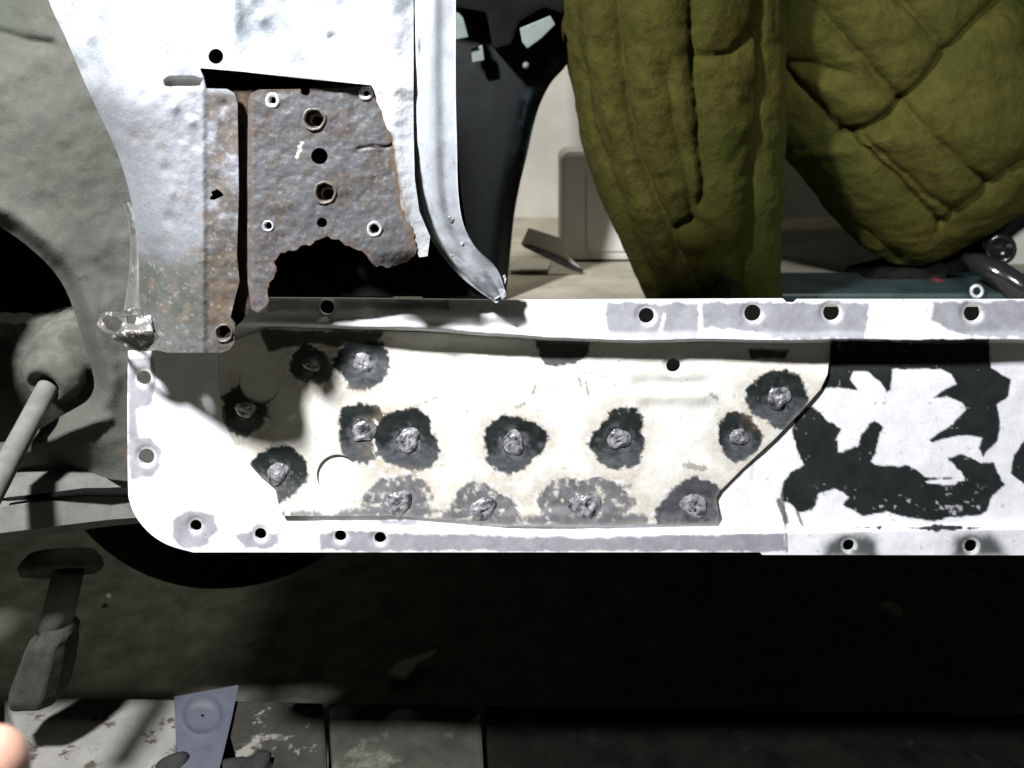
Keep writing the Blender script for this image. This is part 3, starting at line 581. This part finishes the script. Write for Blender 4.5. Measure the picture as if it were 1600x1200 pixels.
def wing_col(x, y):
    n = len(x); c = np.tile(np.array([0.066, 0.067, 0.056]), (n, 1)); r = np.full(n, .93); m = np.zeros(n)
    big = fbm(x, y, 1/90., 191); md = fbm(x, y, 1/25., 192); fi = fbm(x, y, 1/6., 193)
    c, r, m = lay(c, r, m, ss(-.05, .2, big+.3*md)*.55, (0.055, 0.062, 0.046), .95, 0); c, r, m = lay(c, r, m, ss(.05, .2, md)*.4, (0.085, 0.082, 0.072), .95, 0)
    c, r, m = lay(c, r, m, ss(120, 20, y)*ss(110, 30, x+md*60)*.6, (0.04, 0.046, 0.03), .95, 0)
    c, r, m = lay(c, r, m, ss(.27, .3, fi)*.7, (0.08, 0.075, 0.06), .95, 0)
    c, r, m = lay(c, r, m, ss(560, 640, y+md*50)*ss(150, 60, x)*.45, (0.055, 0.058, 0.044), .95, 0)
    c, r, m = lay(c, r, m, ss(3, 1, dline(x, y, [(122, 438), (130, 433), (138, 434)]))*.9, (0.03, 0.03, 0.025), .9, 0)
    c, r, m = lay(c, r, m, np.exp(-(((x-204)/9)**2+((y-712)/8)**2))*.6, (0.20, 0.10, 0.05), .9, 0)
    return c, r, m
wing = sheet('inner_wing', WING, [OPEN], wing_Y, 4, M_dust, car, wing_col, 0.0018)
wing['label'] = 'dusty grey inner wing panel with a curved opening'
prism('wheel_arch', [(-420, 760), (330, 752), (330, 800), (260, 810), (-420, 830)], 0.16, 0.20, M_black, car)

# ---- inside of the car seen through the door opening
slab('floor_pan', [(-0.18, 0.045), (1.1, 0.045), (1.1, 1.05), (-0.18, 1.05)], 0.372, 0.382, M_pan, car)
slab('floor_bulkhead', [(-0.20, 0.04), (0.02, 0.04), (0.02, 0.06), (-0.20, 0.06)], 0.32, 0.40, M_black, car)
FARP = spline([(660, -300), (900, -300)], 2)+spline([(900, 60), (886, 100), (862, 128), (845, 160), (834, 195), (824, 240), (812, 290), (803, 340), (797, 400), (790, 470)], 5)+[(790, 520), (660, 520)]
def trim_col(x, y):
    n = len(x); c = np.tile(np.array([0.0018, 0.003, 0.003]), (n, 1)); r = np.full(n, .5); m = np.zeros(n)
    k = np.exp(-(dline(x, y, [(878, 92), (850, 126), (832, 160), (826, 200), (818, 250)])/13.)**2)*ss(-.25, .1, fbm(x, y, 1/16., 201)); c, r, m = lay(c, r, m, k*.8, (0.07, 0.105, 0.12), .4, .1)  # bluish strip paints a glossy reflection along the curved edge
    k = ss(.0, .25, fbm(x, y, 1/30., 202))*ss(340, 60, y)*.5; return lay(c, r, m, k, (0.008, 0.014, 0.0135), .5, 0)
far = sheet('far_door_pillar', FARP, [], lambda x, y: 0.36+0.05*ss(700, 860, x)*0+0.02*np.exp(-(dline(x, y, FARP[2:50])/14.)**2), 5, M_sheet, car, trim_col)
dash = prism('dashboard_underside', [(640, -300), (890, -300), (892, -40), (880, 22), (850, 12), (812, 34), (800, 70), (770, 78), (760, 20), (640, 0)], 0.30, 0.42, M_black, car, 0.004)
for pts, Y, mt in ((((812, 44), (860, 24), (868, 38), (846, 60), (824, 76), (816, 66)), 0.285, M_bracket), (((736, 76), (754, 70), (757, 94), (738, 98)), 0.33, M_bracket), (((712, 14), (724, 28), (732, 58), (712, 62)), 0.31, M_bracket)):
    prism('bracket', pts, Y, Y+0.008, mt, dash, 0.001)
bm = bmesh.new(); lathe(bm, P(822, 102, 0.32), (0, -1, 0.1), [(0.001, -.01), (0.0032, -.01), (0.0034, 0), (0.002, 0.002), (0.0004, 0.0026)], 14); from_bm('screw', bm, M_bracket, dash, True)
FW = P(800, 0, 0.86)
bm = bmesh.new(); bmesh.ops.create_grid(bm, x_segments=40, y_segments=30, size=1)
for v in bm.verts:
    x, z = v.co.x, v.co.y; v.co = Vector((0.55+x*0.9, 0.92+0.012*mnoise.noise(Vector((x*3, z*3, 1))), 0.60+z*0.24))
far_wall = from_bm('far_side_panel', bm, M_wall, car, True)
prism('side_trim', [(1478, 300), (1800, 250), (1800, 520), (1470, 520), (1478, 466), (1488, 440)], 0.56, 0.58, M_plastic, car, 0.004)

# ------------------------------------------------------------------ things inside the car
def rounded_rect(x0, y0, x1, y1, r, n=6):
    out = []
    for cx, cy, a0 in ((x1-r, y1-r, 0), (x0+r, y1-r, 90), (x0+r, y0+r, 180), (x1-r, y0+r, 270)):
        for k in range(n+1): a = math.radians(a0+90*k/n); out.append((cx+r*math.cos(a), cy+r*math.sin(a)))
    return out
can = empty('canister', (0, 0, 0), 'pale plastic canister standing on the car floor beside the quilted trousers', 'canister')
yc = on_z(940, 407, 0.384).y
prism('body', rounded_rect(876, 236, 1010, 407, 17), yc, yc+0.07, M_plastic, can, 0.006)
prism('raised_panel', rounded_rect(916, 262, 1000, 394, 10), yc-0.003, yc+0.001, M_plastic, can, 0.0025)
bm = bmesh.new(); c = P(950, 236, yc+0.035); lathe(bm, c, (0, 0, 1), [(0.02, -0.004), (0.02, 0.015), (0.018, 0.018)], 20); from_bm('cap', bm, M_plastic, can, True)
a, b, c, d = [on_z(x, y, 0.386) for x, y in ((796, 424), (812, 402), (862, 408), (856, 424))]
mesh('card_offcut', [a, b, c, d]+[p+Vector((0, 0, 0.0015)) for p in (a, b, c, d)], [(0, 1, 2, 3), (4, 7, 6, 5), (0, 4, 5, 1), (1, 5, 6, 2), (2, 6, 7, 3), (3, 7, 4, 0)], M_card)
tag(bpy.data.objects['card_offcut'], 'small pale card scrap lying flat on the floor behind the sill', 'offcut')
prism('sheet_offcut', [(814, 382), (826, 356), (876, 372), (884, 396), (912, 424), (900, 418), (860, 400), (818, 386)], 0.50, 0.504, M_card, None, 0.0006)
tag(bpy.data.objects['sheet_offcut'], 'crumpled pale sheet leaning beside the canister, dark along its lower edge', 'offcut')
prism('dark_strip', [(818, 386), (830, 384), (870, 400), (912, 422), (908, 427), (890, 421)], 0.497, 0.4995, M_blackgloss, bpy.data.objects['sheet_offcut'], 0.0005)
a = [on_z(x, y, 0.39) for x, y in ((1150, 462), (1180, 428), (1900, 428), (1950, 462))]
slab('rubber_mat', [(p.x, p.y) for p in a], 0.3825, 0.392, M_trim, None); tag(bpy.data.objects['rubber_mat'], 'dark green rubber mat on the car floor right of the trouser leg', 'mat')

seat = empty('seat', (0, 0, 0), 'black bulky seat behind and below the quilted trousers', 'seat')
bm = bmesh.new(); loft(bm, tube_rings([P(1330, 500, .46), P(1395, 448, .48), P(1490, 385, .50), P(1600, 290, .50), P(1760, 200, .50)], [0.012, 0.026, 0.03, 0.034, 0.04], 22, 1.0)); from_bm('cushion', bm, M_seat, seat, True)
prism('base', [(1352, 436), (1400, 425), (1474, 405), (1482, 430), (1472, 470), (1470, 520), (1362, 520), (1356, 460)], 0.43, 0.50, M_seat, seat, 0.006)
lev = empty('lever', (0, 0, 0), 'glossy black lever with a round boss at right edge above sill', 'lever')
bm = bmesh.new(); loft(bm, tube_rings([P(1508, 404, .40), P(1530, 412, .385), P(1560, 428, .37), P(1600, 456, .36), P(1680, 505, .36)], [0.006, 0.011, 0.0135, 0.015, 0.016], 20)); from_bm('handle', bm, M_blackgloss, lev, True)
bm = bmesh.new(); lathe(bm, P(1562, 388, .44), (-0.15, -1, 0.05), [(0.004, -0.03), (0.0165, -0.03), (0.0175, 0.0), (0.015, 0.006), (0.011, 0.006), (0.009, 0.002), (0.001, 0.002)], 26); from_bm('boss', bm, M_blackgloss, lev, True)
bm = bmesh.new(); c = P(1526, 455, .36)
rings = []
for i in range(24):
    a = 2*math.pi*i/24; ctr = c+Vector((math.cos(a)*.0055, 0, math.sin(a)*.0055)); rings.append([ctr+Vector((math.cos(a)*math.cos(b)*.0016, math.sin(b)*.0016, math.sin(a)*math.cos(b)*.0016)) for b in np.linspace(0, 2*math.pi, 10, endpoint=False)])
loft(bm, rings+[rings[0]], cap=False); bmesh.ops.remove_doubles(bm, verts=bm.verts, dist=1e-5); tag(from_bm('chrome_ring', bm, M_rim, None, True), 'tiny chrome ring just above the sill under the black lever', 'ring')
prism('red_rag', ragged([(1450, 470), (1452, 448), (1466, 436), (1480, 440), (1478, 470)], 2, 6, 5), 0.42, 0.445, M_red, None, 0.003); tag(bpy.data.objects['red_rag'], 'dark red cloth scrap peeping over the sill near the black lever', 'rag')

# ------------------------------------------------------------------ person squatting in the car, seen from the padded trousers down
person = empty('person', (0, 0, 0), 'person squatting inside the car in olive quilted padded trousers', 'person')
bm = bmesh.new()
def pk(Y): return S*(D+Y)/D
def limb(rows, flat=0.95):
    pts = [P(x, y, Y) for x, y, Y, r in rows]; rad = [r*pk(Y) for x, y, Y, r in rows]
    loft(bm, tube_rings(pts, rad, 32, flat))
SH = [(1050, -330, .36, 150), (1046, -260, .345, 190), (1044, -150, .335, 186), (1046, 0, .33, 176), (1055, 100, .33, 167), (1063, 200, .33, 158), (1080, 300, .33, 139), (1096, 380, .33, 117), (1113, 465, .33, 101), (1122, 560, .33, 96), (1122, 600, .33, 94)]
limb(SH)
TH = [(1060, -330, .37, 150), (1100, -250, .39, 205), (1210, -90, .43, 225), (1330, 40, .44, 225), (1405, 135, .44, 216), (1425, 198, .44, 222), (1425, 250, .44, 203), (1418, 300, .44, 165), (1412, 345, .44, 118), (1408, 390, .44, 64), (1406, 412, .44, 15)]
limb(TH, 0.8)
limb([(1500, 220, .50, 60), (1520, 150, .52, 170), (1560, 60, .54, 215), (1580, -60, .57, 230), (1590, -200, .57, 220)], 0.9)      # hips
limb([(1110, -280, .60, 120), (1180, -260, .60, 170), (1340, -110, .60, 170), (1450, 40, .60, 175), (1500, 120, .60, 120)], 0.8)      # far thigh
limb([(1110, -280, .60, 120), (1100, -200, .60, 140), (1100, 0, .60, 130), (1106, 200, .60, 110), (1116, 330, .60, 85), (1120, 410, .60, 80)])
me = bpy.data.meshes.new('raw'); bmesh.ops.recalc_face_normals(bm, faces=bm.faces); bm.to_mesh(me); bm.free()
tmp = bpy.data.objects.new('raw', me); COL.objects.link(tmp)
rm = tmp.modifiers.new('r', 'REMESH'); rm.mode = 'VOXEL'; rm.voxel_size = 0.0027
sm = tmp.modifiers.new('s', 'SMOOTH'); sm.iterations = 8; sm.factor = 0.5
dg = bpy.context.evaluated_depsgraph_get(); me2 = bpy.data.meshes.new_from_object(tmp.evaluated_get(dg)); bpy.data.objects.remove(tmp)
nv = len(me2.vertices); co = np.empty(nv*3); me2.vertices.foreach_get('co', co); co = co.reshape(-1, 3); no = np.empty(nv*3); me2.vertex_normals.foreach_get('vector', no); no = no.reshape(-1, 3)
kx = S*(D+co[:, 1])/D; vx = co[:, 0]/kx+800; vy = HOR-(co[:, 2]-H)/kx
# which limb: the shin stands nearer the camera
shin = (vx < np.interp(vy, [-200, 0, 280, 465], [1235, 1226, 1221, 1216])) & (co[:, 1] < 0.46)
ST_SH = [([(950, -200), (960, 0), (972, 140), (988, 224), (1016, 300), (1040, 360), (1072, 424), (1104, 470)], 1.2), ([(1080, -200), (1082, 0), (1086, 120), (1096, 224), (1102, 280), (1093, 322)], 1.1), ([(1040, 118), (1056, 200), (1074, 288), (1082, 354)], .6), ([(1192, -200), (1192, 0), (1194, 120), (1184, 240), (1176, 340), (1160, 470)], 1.0),
         ([(1094, 88), (1140, 82), (1190, 46)], .7), ([(1052, 362), (1084, 350)], .8), ([(890, -200), (898, 60), (925, 200), (975, 340), (1020, 460)], .6), ([(1105, 360), (1135, 400), (1130, 470)], .5)]
ST_TH = [([(1240, -40), (1296, 32), (1340, 80), (1380, 128), (1410, 162)], 1.2), ([(1412, 164), (1460, 216), (1516, 268), (1548, 296)], .9), ([(1190, 70), (1220, 104), (1260, 148), (1308, 200), (1348, 236), (1404, 288), (1472, 356)], 1.2), ([(1348, 216), (1400, 264), (1452, 312), (1496, 338)], .7),
         ([(1380, -40), (1420, 8), (1484, 78)], 1.1), ([(1560, 0), (1524, 40), (1484, 80), (1448, 124), (1412, 162), (1380, 188), (1348, 202), (1312, 212)], 1.4), ([(1228, 264), (1280, 308), (1340, 364), (1404, 408)], 1.0), ([(1472, 356), (1524, 316), (1564, 284), (1610, 250)], .9), ([(1220, 100), (1270, 104), (1325, 118)], .6)]
h = np.zeros(nv)
for mask, lines in ((shin, ST_SH), (~shin, ST_TH)):
    ii = np.where(mask)[0]; X = vx[ii]+fbm(vx[ii], vy[ii], 1/45., 221, 2)*9; Yy = vy[ii]+fbm(vx[ii], vy[ii], 1/45., 222, 2)*9
    near = np.full(len(ii), 1e9)
    for ln, a in lines:
        d = dline(X, Yy, ln); h[ii] -= a*(0.0050*np.exp(-(d/5.0)**2)+0.0034*np.exp(-(d/15.)**2)); near = np.minimum(near, d)
    h[ii] += 0.004*ss(0, 45, near)
h *= ss(0.05, 0.45, -no[:, 1])
w3 = np.array([mnoise.fractal(Vector((c[0]*26, c[1]*26, c[2]*26)), 0.8, 2.1, 4) for c in co])
ck = fbm(vx*0.5+vy*0.25, vy*1.6-vx*0.35, 1/46., 231)
fold = np.array([mnoise.fractal(Vector((c[0]*16+c[2]*9, c[1]*16, c[2]*30-c[0]*8)), 0.9, 2.0, 3) for c in co])
h += 0.0018*w3+0.0032*fold*np.clip(-no[:, 1], 0, 1)
co2 = co+no*h[:, None]; me2.vertices.foreach_set('co', co2.ravel()); me2.update(); me2.polygons.foreach_set('use_smooth', [True]*len(me2.polygons))
me2.materials.clear(); link('trousers', me2, M_quilt, person)
# boots on the floor pan, and the upper body above the frame
for Y, x in ((.33, 1122), (.60, 1120)):
    c = P(x, 540, Y); c.z = 0.384; bm = bmesh.new(); loft(bm, tube_rings([c+Vector((0, .03, .02)), c+Vector((0, -.02, .026)), c+Vector((-.01, -.09, .022)), c+Vector((-.02, -.14, .018)), c+Vector((-.02, -.16, .014))], [.022, .025, .023, .020, .010], 18, 0.75))
    loft(bm, tube_rings([c+Vector((0, 0, .01)), c+Vector((0, 0, .06)), c+Vector((0, 0, .10))], [.036, .038, .036], 18)); from_bm('boot', bm, M_blackgloss, person, True)
def skin_body(name, verts, edges, rad, mat, parent, root=0, sub=2):
    me = bpy.data.meshes.new(name); me.from_pydata([tuple(v) for v in verts], edges, []); o = bpy.data.objects.new(name, me); COL.objects.link(o)
    s = o.modifiers.new('skin', 'SKIN'); s.use_smooth_shade = True
    for i, r in enumerate(rad): me.skin_vertices[0].data[i].radius = (r, r)
    me.skin_vertices[0].data[root].use_root = True
    u = o.modifiers.new('sub', 'SUBSURF'); u.levels = sub; u.render_levels = sub
    dg = bpy.context.evaluated_depsgraph_get(); m2 = bpy.data.meshes.new_from_object(o.evaluated_get(dg)); bpy.data.objects.remove(o)
    m2.materials.clear(); m2.polygons.foreach_set('use_smooth', [True]*len(m2.polygons)); return link(name, m2, mat, parent)
hip = P(1570, -80, .58); nk = hip+Vector((-.20, .0, .50)); sl = nk+Vector((0, -.17, -.06)); sr = nk+Vector((0, .17, -.06))
skin_body('jacket', [hip, hip+Vector((-.06, 0, .18)), hip+Vector((-.14, 0, .36)), nk, sl, sl+Vector((-.10, -.02, -.24)), sl+Vector((-.30, .02, -.34)), sr, sr+Vector((-.10, .02, -.24)), sr+Vector((-.30, -.02, -.34))],
          [(0, 1), (1, 2), (2, 3), (2, 4), (4, 5), (5, 6), (2, 7), (7, 8), (8, 9)], [.15, .16, .15, .07, .075, .058, .045, .075, .058, .045], M_jacket, person)
hc = nk+Vector((-.05, 0, .15)); bm = bmesh.new(); bmesh.ops.create_uvsphere(bm, u_segments=24, v_segments=16, radius=1)
for v in bm.verts:
    q = v.co.copy(); v.co = hc+Vector((q.x*.10-0.02*max(0, -q.x)*max(0, 1-abs(q.z+.1)*4), q.y*.075, q.z*.125))
from_bm('knitted_hat', bm, M_jacket, person, True)

# ------------------------------------------------------------------ running gear on the left
rod = empty('steering_rod', (0, 0, 0), 'dusty steering rod coming out of a rubber boot at left', 'steering rod')
ax = (P(2, 742, -0.005)-P(74, 606, 0.06)).normalized()
bm = bmesh.new(); loft(bm, tube_rings([P(86, 584, .075), P(74, 606, .06), P(38, 674, .028), P(2, 742, -.005), P(-60, 860, -.05)], [.0075, .0074, .0074, .0076, .0078], 20)); from_bm('rod', bm, M_dusty_lt, rod, True)
bm = bmesh.new(); c = P(84, 588, .066); lathe(bm, c, (-.25, -1, -.45), [(.022, -.034), (.027, -.026), (.0285, -.018), (.025, -.013), (.0195, -.010), (.0225, -.004), (.0215, .004), (.016, .009), (.0125, .011), (.0105, .008), (.006, .006)], 32, 0.025, 3); from_bm('rubber_boot', bm, M_dusty, rod, True)
bm = bmesh.new(); c = P(106, 572, .085); lathe(bm, c, (-.1, -1, -.25), [(.032, -.03), (.034, -.012), (.032, -.004), (.026, 0), (.012, .001)], 32, 0.02, 5); from_bm('boot_collar', bm, M_dusty, rod, True)
hous = ragged([(-300, 512), (-80, 508), (0, 504), (22, 508), (44, 505), (58, 500), (76, 494), (92, 499), (120, 494), (170, 486), (180, 700), (-300, 720)], 2.0, 9, 6)
tag(sheet('axle_housing', hous, [], lambda x, y: 0.10+0.02*((y-570)/90)**2+0.006*fbm(x, y, 1/40., 241), 4, M_dust, None, wing_col, 0.03), 'dust-caked axle housing inside the curved wing opening', 'axle housing')
tag(prism('engine_block', [(-420, 300), (140, 300), (170, 470), (170, 760), (-420, 760)], 0.30, 0.34, M_black, None, 0.004), 'black engine bay mass deep inside the wing opening', 'engine')
arm = empty('control_arm', (0, 0, 0), 'pale dusty control arm running left from under the sill end', 'control arm')
bm = bmesh.new(); rings = []
for x, yt, yb in ((-300, 782, 868), (-120, 774, 856), (0, 766, 845), (60, 760, 837), (120, 754, 829), (180, 750, 821), (240, 749, 816)):
    Y = 0.03+0.03*ss(0, 240, x); w_ = 0.03; t = P(x, yt, Y); b = P(x, yb, Y)
    m1 = t.lerp(b, .22)+Vector((0, -.007, 0)); m2 = t.lerp(b, .75)+Vector((0, -.008, 0))
    rings.append([t+Vector((0, .003, 0)), t.lerp(b, .16), t.lerp(b, .22)+Vector((0, .004, 0)), t.lerp(b, .28)+Vector((0, -.004, 0)), m2, b, b+Vector((0, w_, 0)), t+Vector((0, w_, 0))])
loft(bm, rings); from_bm('arm', bm, M_dusty_lt, arm)
bm = bmesh.new(); loft(bm, tube_rings([P(10, 780, .026), P(70, 775, .034), P(130, 769, .041), P(195, 769, .05), P(230, 769, .055)], [.0012, .0018, .0026, .003, .003], 10)); from_bm('dark_seam', bm, M_black, arm, True)
sh = empty('shock_absorber', (0, 0, 0), 'dusty shock absorber with wide washer and pin, lower left', 'shock absorber')
c = P(96, 884, .10); bm = bmesh.new(); lathe(bm, c, (.12, -.62, -1), [(.008, -.010), (.022, -.009), (.027, -.004), (.029, .001), (.0265, .005), (.021, .003), (.012, .005), (.008, .006)], 34, 0.015, 8); from_bm('washer', bm, M_darkdust, sh, True)
top = P(108, 888, .092); low = P(84, 990, .088); bm = bmesh.new(); loft(bm, tube_rings([top, top.lerp(low, .5), low], [.0105, .0112, .0115], 20)); from_bm('pin', bm, M_dusty_lt, sh, True)
bm = bmesh.new(); rings = []
for px_, py_, wpx, dep in ((94, 972, 22, .010), (92, 984, 27, .015), (84, 992, 30, .018), (80, 1010, 34, .019), (72, 1040, 37, .020), (62, 1072, 40, .020), (58, 1086, 38, .018), (54, 1094, 26, .012)):
    c = P(px_, py_, .088); k = S*(D+.088)/D; w_ = wpx*k
    rings.append([c+Vector((w_*sx, dep*sy, 0.0006*math.sin(px_*3+i_*2))) for i_, (sx, sy) in enumerate(((-1, -.4), (-.6, -1), (.55, -1), (.95, -.55), (1, .6), (.5, 1), (-.5, 1), (-1, .5)))])
loft(bm, rings); bmesh.ops.bevel(bm, geom=list(bm.edges), offset=.0012, segments=1, affect='EDGES'); from_bm('sleeve', bm, M_darkdust, sh)

ty = empty('tyre', (0, 0, 0), 'dark tyre half hidden behind the rounded sill end', 'tyre')
bm = bmesh.new(); c = P(335, 650, .24); lathe(bm, c, (0, -1, 0), [(.09, -.14), (.15, -.14), (.160, -.12), (.165, -.07), (.160, -.02), (.150, .0), (.12, .006), (.09, 0), (.085, -.02)], 64); from_bm('tread', bm, M_seat, ty, True)
bm = bmesh.new(); lathe(bm, c, (0, -1, 0), [(.01, -.10), (.088, -.10), (.088, -.02), (.08, -.015), (.05, -.03), (.01, -.03)], 40); from_bm('rim', bm, M_darkdust, ty, True)

# ------------------------------------------------------------------ boards, offcuts and chips below the sill
zt = 0.128
def board(px_l0, px_l1, px_r0, px_r1, py_far, mat, label, pyr=None):
    a = on_z(px_l0, py_far, zt); b = on_z(px_r0, pyr or py_far, zt)
    def down(p0, x0, x1):                              # direction of a long edge from its two photo columns at row py_far and 1200
        q = on_z(x1, 1200, zt); d = (q-p0); k = (-0.45-p0.y)/d.y; return p0+d*k
    c = down(b, px_r0, px_r1); d = down(a, px_l0, px_l1)
    o = slab('block', [(p.x, p.y) for p in (a, d, c, b)], 0.006, zt, mat, None, 0.003); tag(o, label, 'block', 'blocks on the floor under the sill'); return o
board(6, 46, 352, 352, 1086, M_plank, 'pale speckled block at bottom left, with the grey steel offcut on it', 1093)
board(355, 355, 506, 512, 1093, M_plank2, 'dirt-covered block with pale flakes right of the grey steel offcut', 1097)
board(513, 519, 751, 757, 1098, M_plank3, 'narrow dark block, middle one under the sill', 1101)
board(757, 763, 1700, 1760, 1101, M_plank4, 'wide block with shade put into its colour, right of the narrow dark one', 1116)
oc = empty('steel_offcut', (0, 0, 0), 'grey-blue steel offcut with a round stamped ring, on the pale block', 'offcut')
def ocY(x, y): return (H-zt-0.004)*D/((y-HOR)*S)-D
OCP = [(272, 1090), (372, 1072), (360, 1130), (344, 1196), (330, 1240), (296, 1240), (276, 1190)]
def oc_Y(x, y):
    r = np.hypot(x-315, y-1118); return ocY(x, y)-0.0012*np.exp(-((r-29)/4.)**2)+0.001*np.exp(-(r/20)**2)
def oc_col(x, y):
    n = len(x); c = np.tile(np.array([0.10, 0.105, 0.13]), (n, 1)); rr = np.full(n, .5); m = np.full(n, .15); r = np.hypot(x-315, (y-1118)*1.1)
    k = np.exp(-((r-29)/4.)**2)*.5; c, rr, m = lay(c, rr, m, k, (0.055, 0.057, 0.068), .6, .1)
    k = np.exp(-((r-18)/6.)**2)*.3*ss(1112, 1100, y); c, rr, m = lay(c, rr, m, k, (0.35, 0.35, 0.37), .3, .3)
    k = np.exp(-(((x-326)/7)**2+((y-1168)/8)**2))*.5; return lay(c, rr, m, k, (0.05, 0.055, 0.055), .6, 0)
sheet('plate', OCP, [(316, 1119, 3)], oc_Y, 2, M_sheet, oc, oc_col, 0.0014)
for k, (pts, lab) in enumerate(((((226, 1240), (240, 1200), (262, 1186), (286, 1180), (296, 1196), (300, 1240)), 'dark grey rag lump at bottom edge, left of the steel offcut'), (((322, 1240), (330, 1202), (360, 1190), (392, 1188), (402, 1178), (420, 1182), (428, 1200), (480, 1240)), 'dark grey rag lump at bottom edge, right of the steel offcut'))):
    cx = sum(p[0] for p in pts)/len(pts); Y = 0.075; bm = bmesh.new()
    loops = []
    for s, dy in ((1.0, 0.004), (1.0, 0.0), (.86, -0.008), (.55, -0.014), (.2, -0.016)):
        loops.append([P(cx+(x-cx)*s, 1240-(1240-y)*s, Y)+Vector((0, dy+0.002*mnoise.noise(Vector((x*.1, y*.1, s*3))), 0)) for x, y in spline(pts, 4)])
    loft(bm, loops); tag(from_bm('rag', bm, M_rag, None, True), lab, 'rag', 'dark rags on the blocks')
def chip(pts, label, mat):
    v = [on_z(x, y, 0.008) for x, y in pts]; n = len(v); vv = [p+Vector((0, 0, .004)) for p in v]
    mesh('chip', v+vv, [tuple(range(n))[::-1], tuple(range(n, 2*n))]+[(i, (i+1) % n, n+(i+1) % n, n+i) for i in range(n)], mat)
    o = COL.objects[-1]; tag(o, label, 'chip', 'chips on the dark floor'); return o
chip([(607, 1058), (622, 1040), (655, 1030), (684, 1018), (676, 1030), (650, 1044), (632, 1066)], 'long pale chip lying on the dark floor under the patch plate', M_card)
chip([(1372, 948), (1392, 944), (1412, 958), (1404, 966)], 'small pale chip on the dark floor under the right end', M_card)
chip([(845, 952), (856, 946), (862, 956), (850, 962)], 'tiny chip on the dark floor below the sill middle', M_floor)
chip([(165, 936), (170, 932), (174, 937), (168, 940)], 'tiny bright pebble on the lit floor beside the shock absorber', M_plastic)

# ------------------------------------------------------------------ the photographer's hand, one fingertip in the corner
Yh = -0.36; kz = S*(D+Yh)/D
def H3(x, y, dy=0): return P(x, y, Yh+dy)
hv = [H3(-420, 1700), H3(-330, 1520, .0), H3(-190, 1360, .0), H3(-75, 1258, .002), H3(30, 1160, .004)]
he = [(0, 1), (1, 2), (2, 3), (3, 4)]; hr = [.026, .019, .0105, .0105, .0098]
base = len(hv)
for k, (dx, dy) in enumerate(((60, 60), (130, 110), (190, 190))):
    hv += [H3(-240+dx, 1440+dy, .004*k), H3(-140+dx, 1390+dy, .006*k), H3(-60+dx, 1400+dy, .018)]; he += [(1, base), (base, base+1), (base+1, base+2)]; hr += [.0092, .0085, .007]; base += 3
hv += [H3(-470, 1420, -.01), H3(-430, 1320, -.012), H3(-370, 1240, -.01)]; he += [(0, base), (base, base+1), (base+1, base+2)]; hr += [.011, .0098, .008]
hand = skin_body('hand', hv, he, hr, M_skin, None); tag(hand, 'blurred pink fingertip poking into the bottom left corner', 'hand')
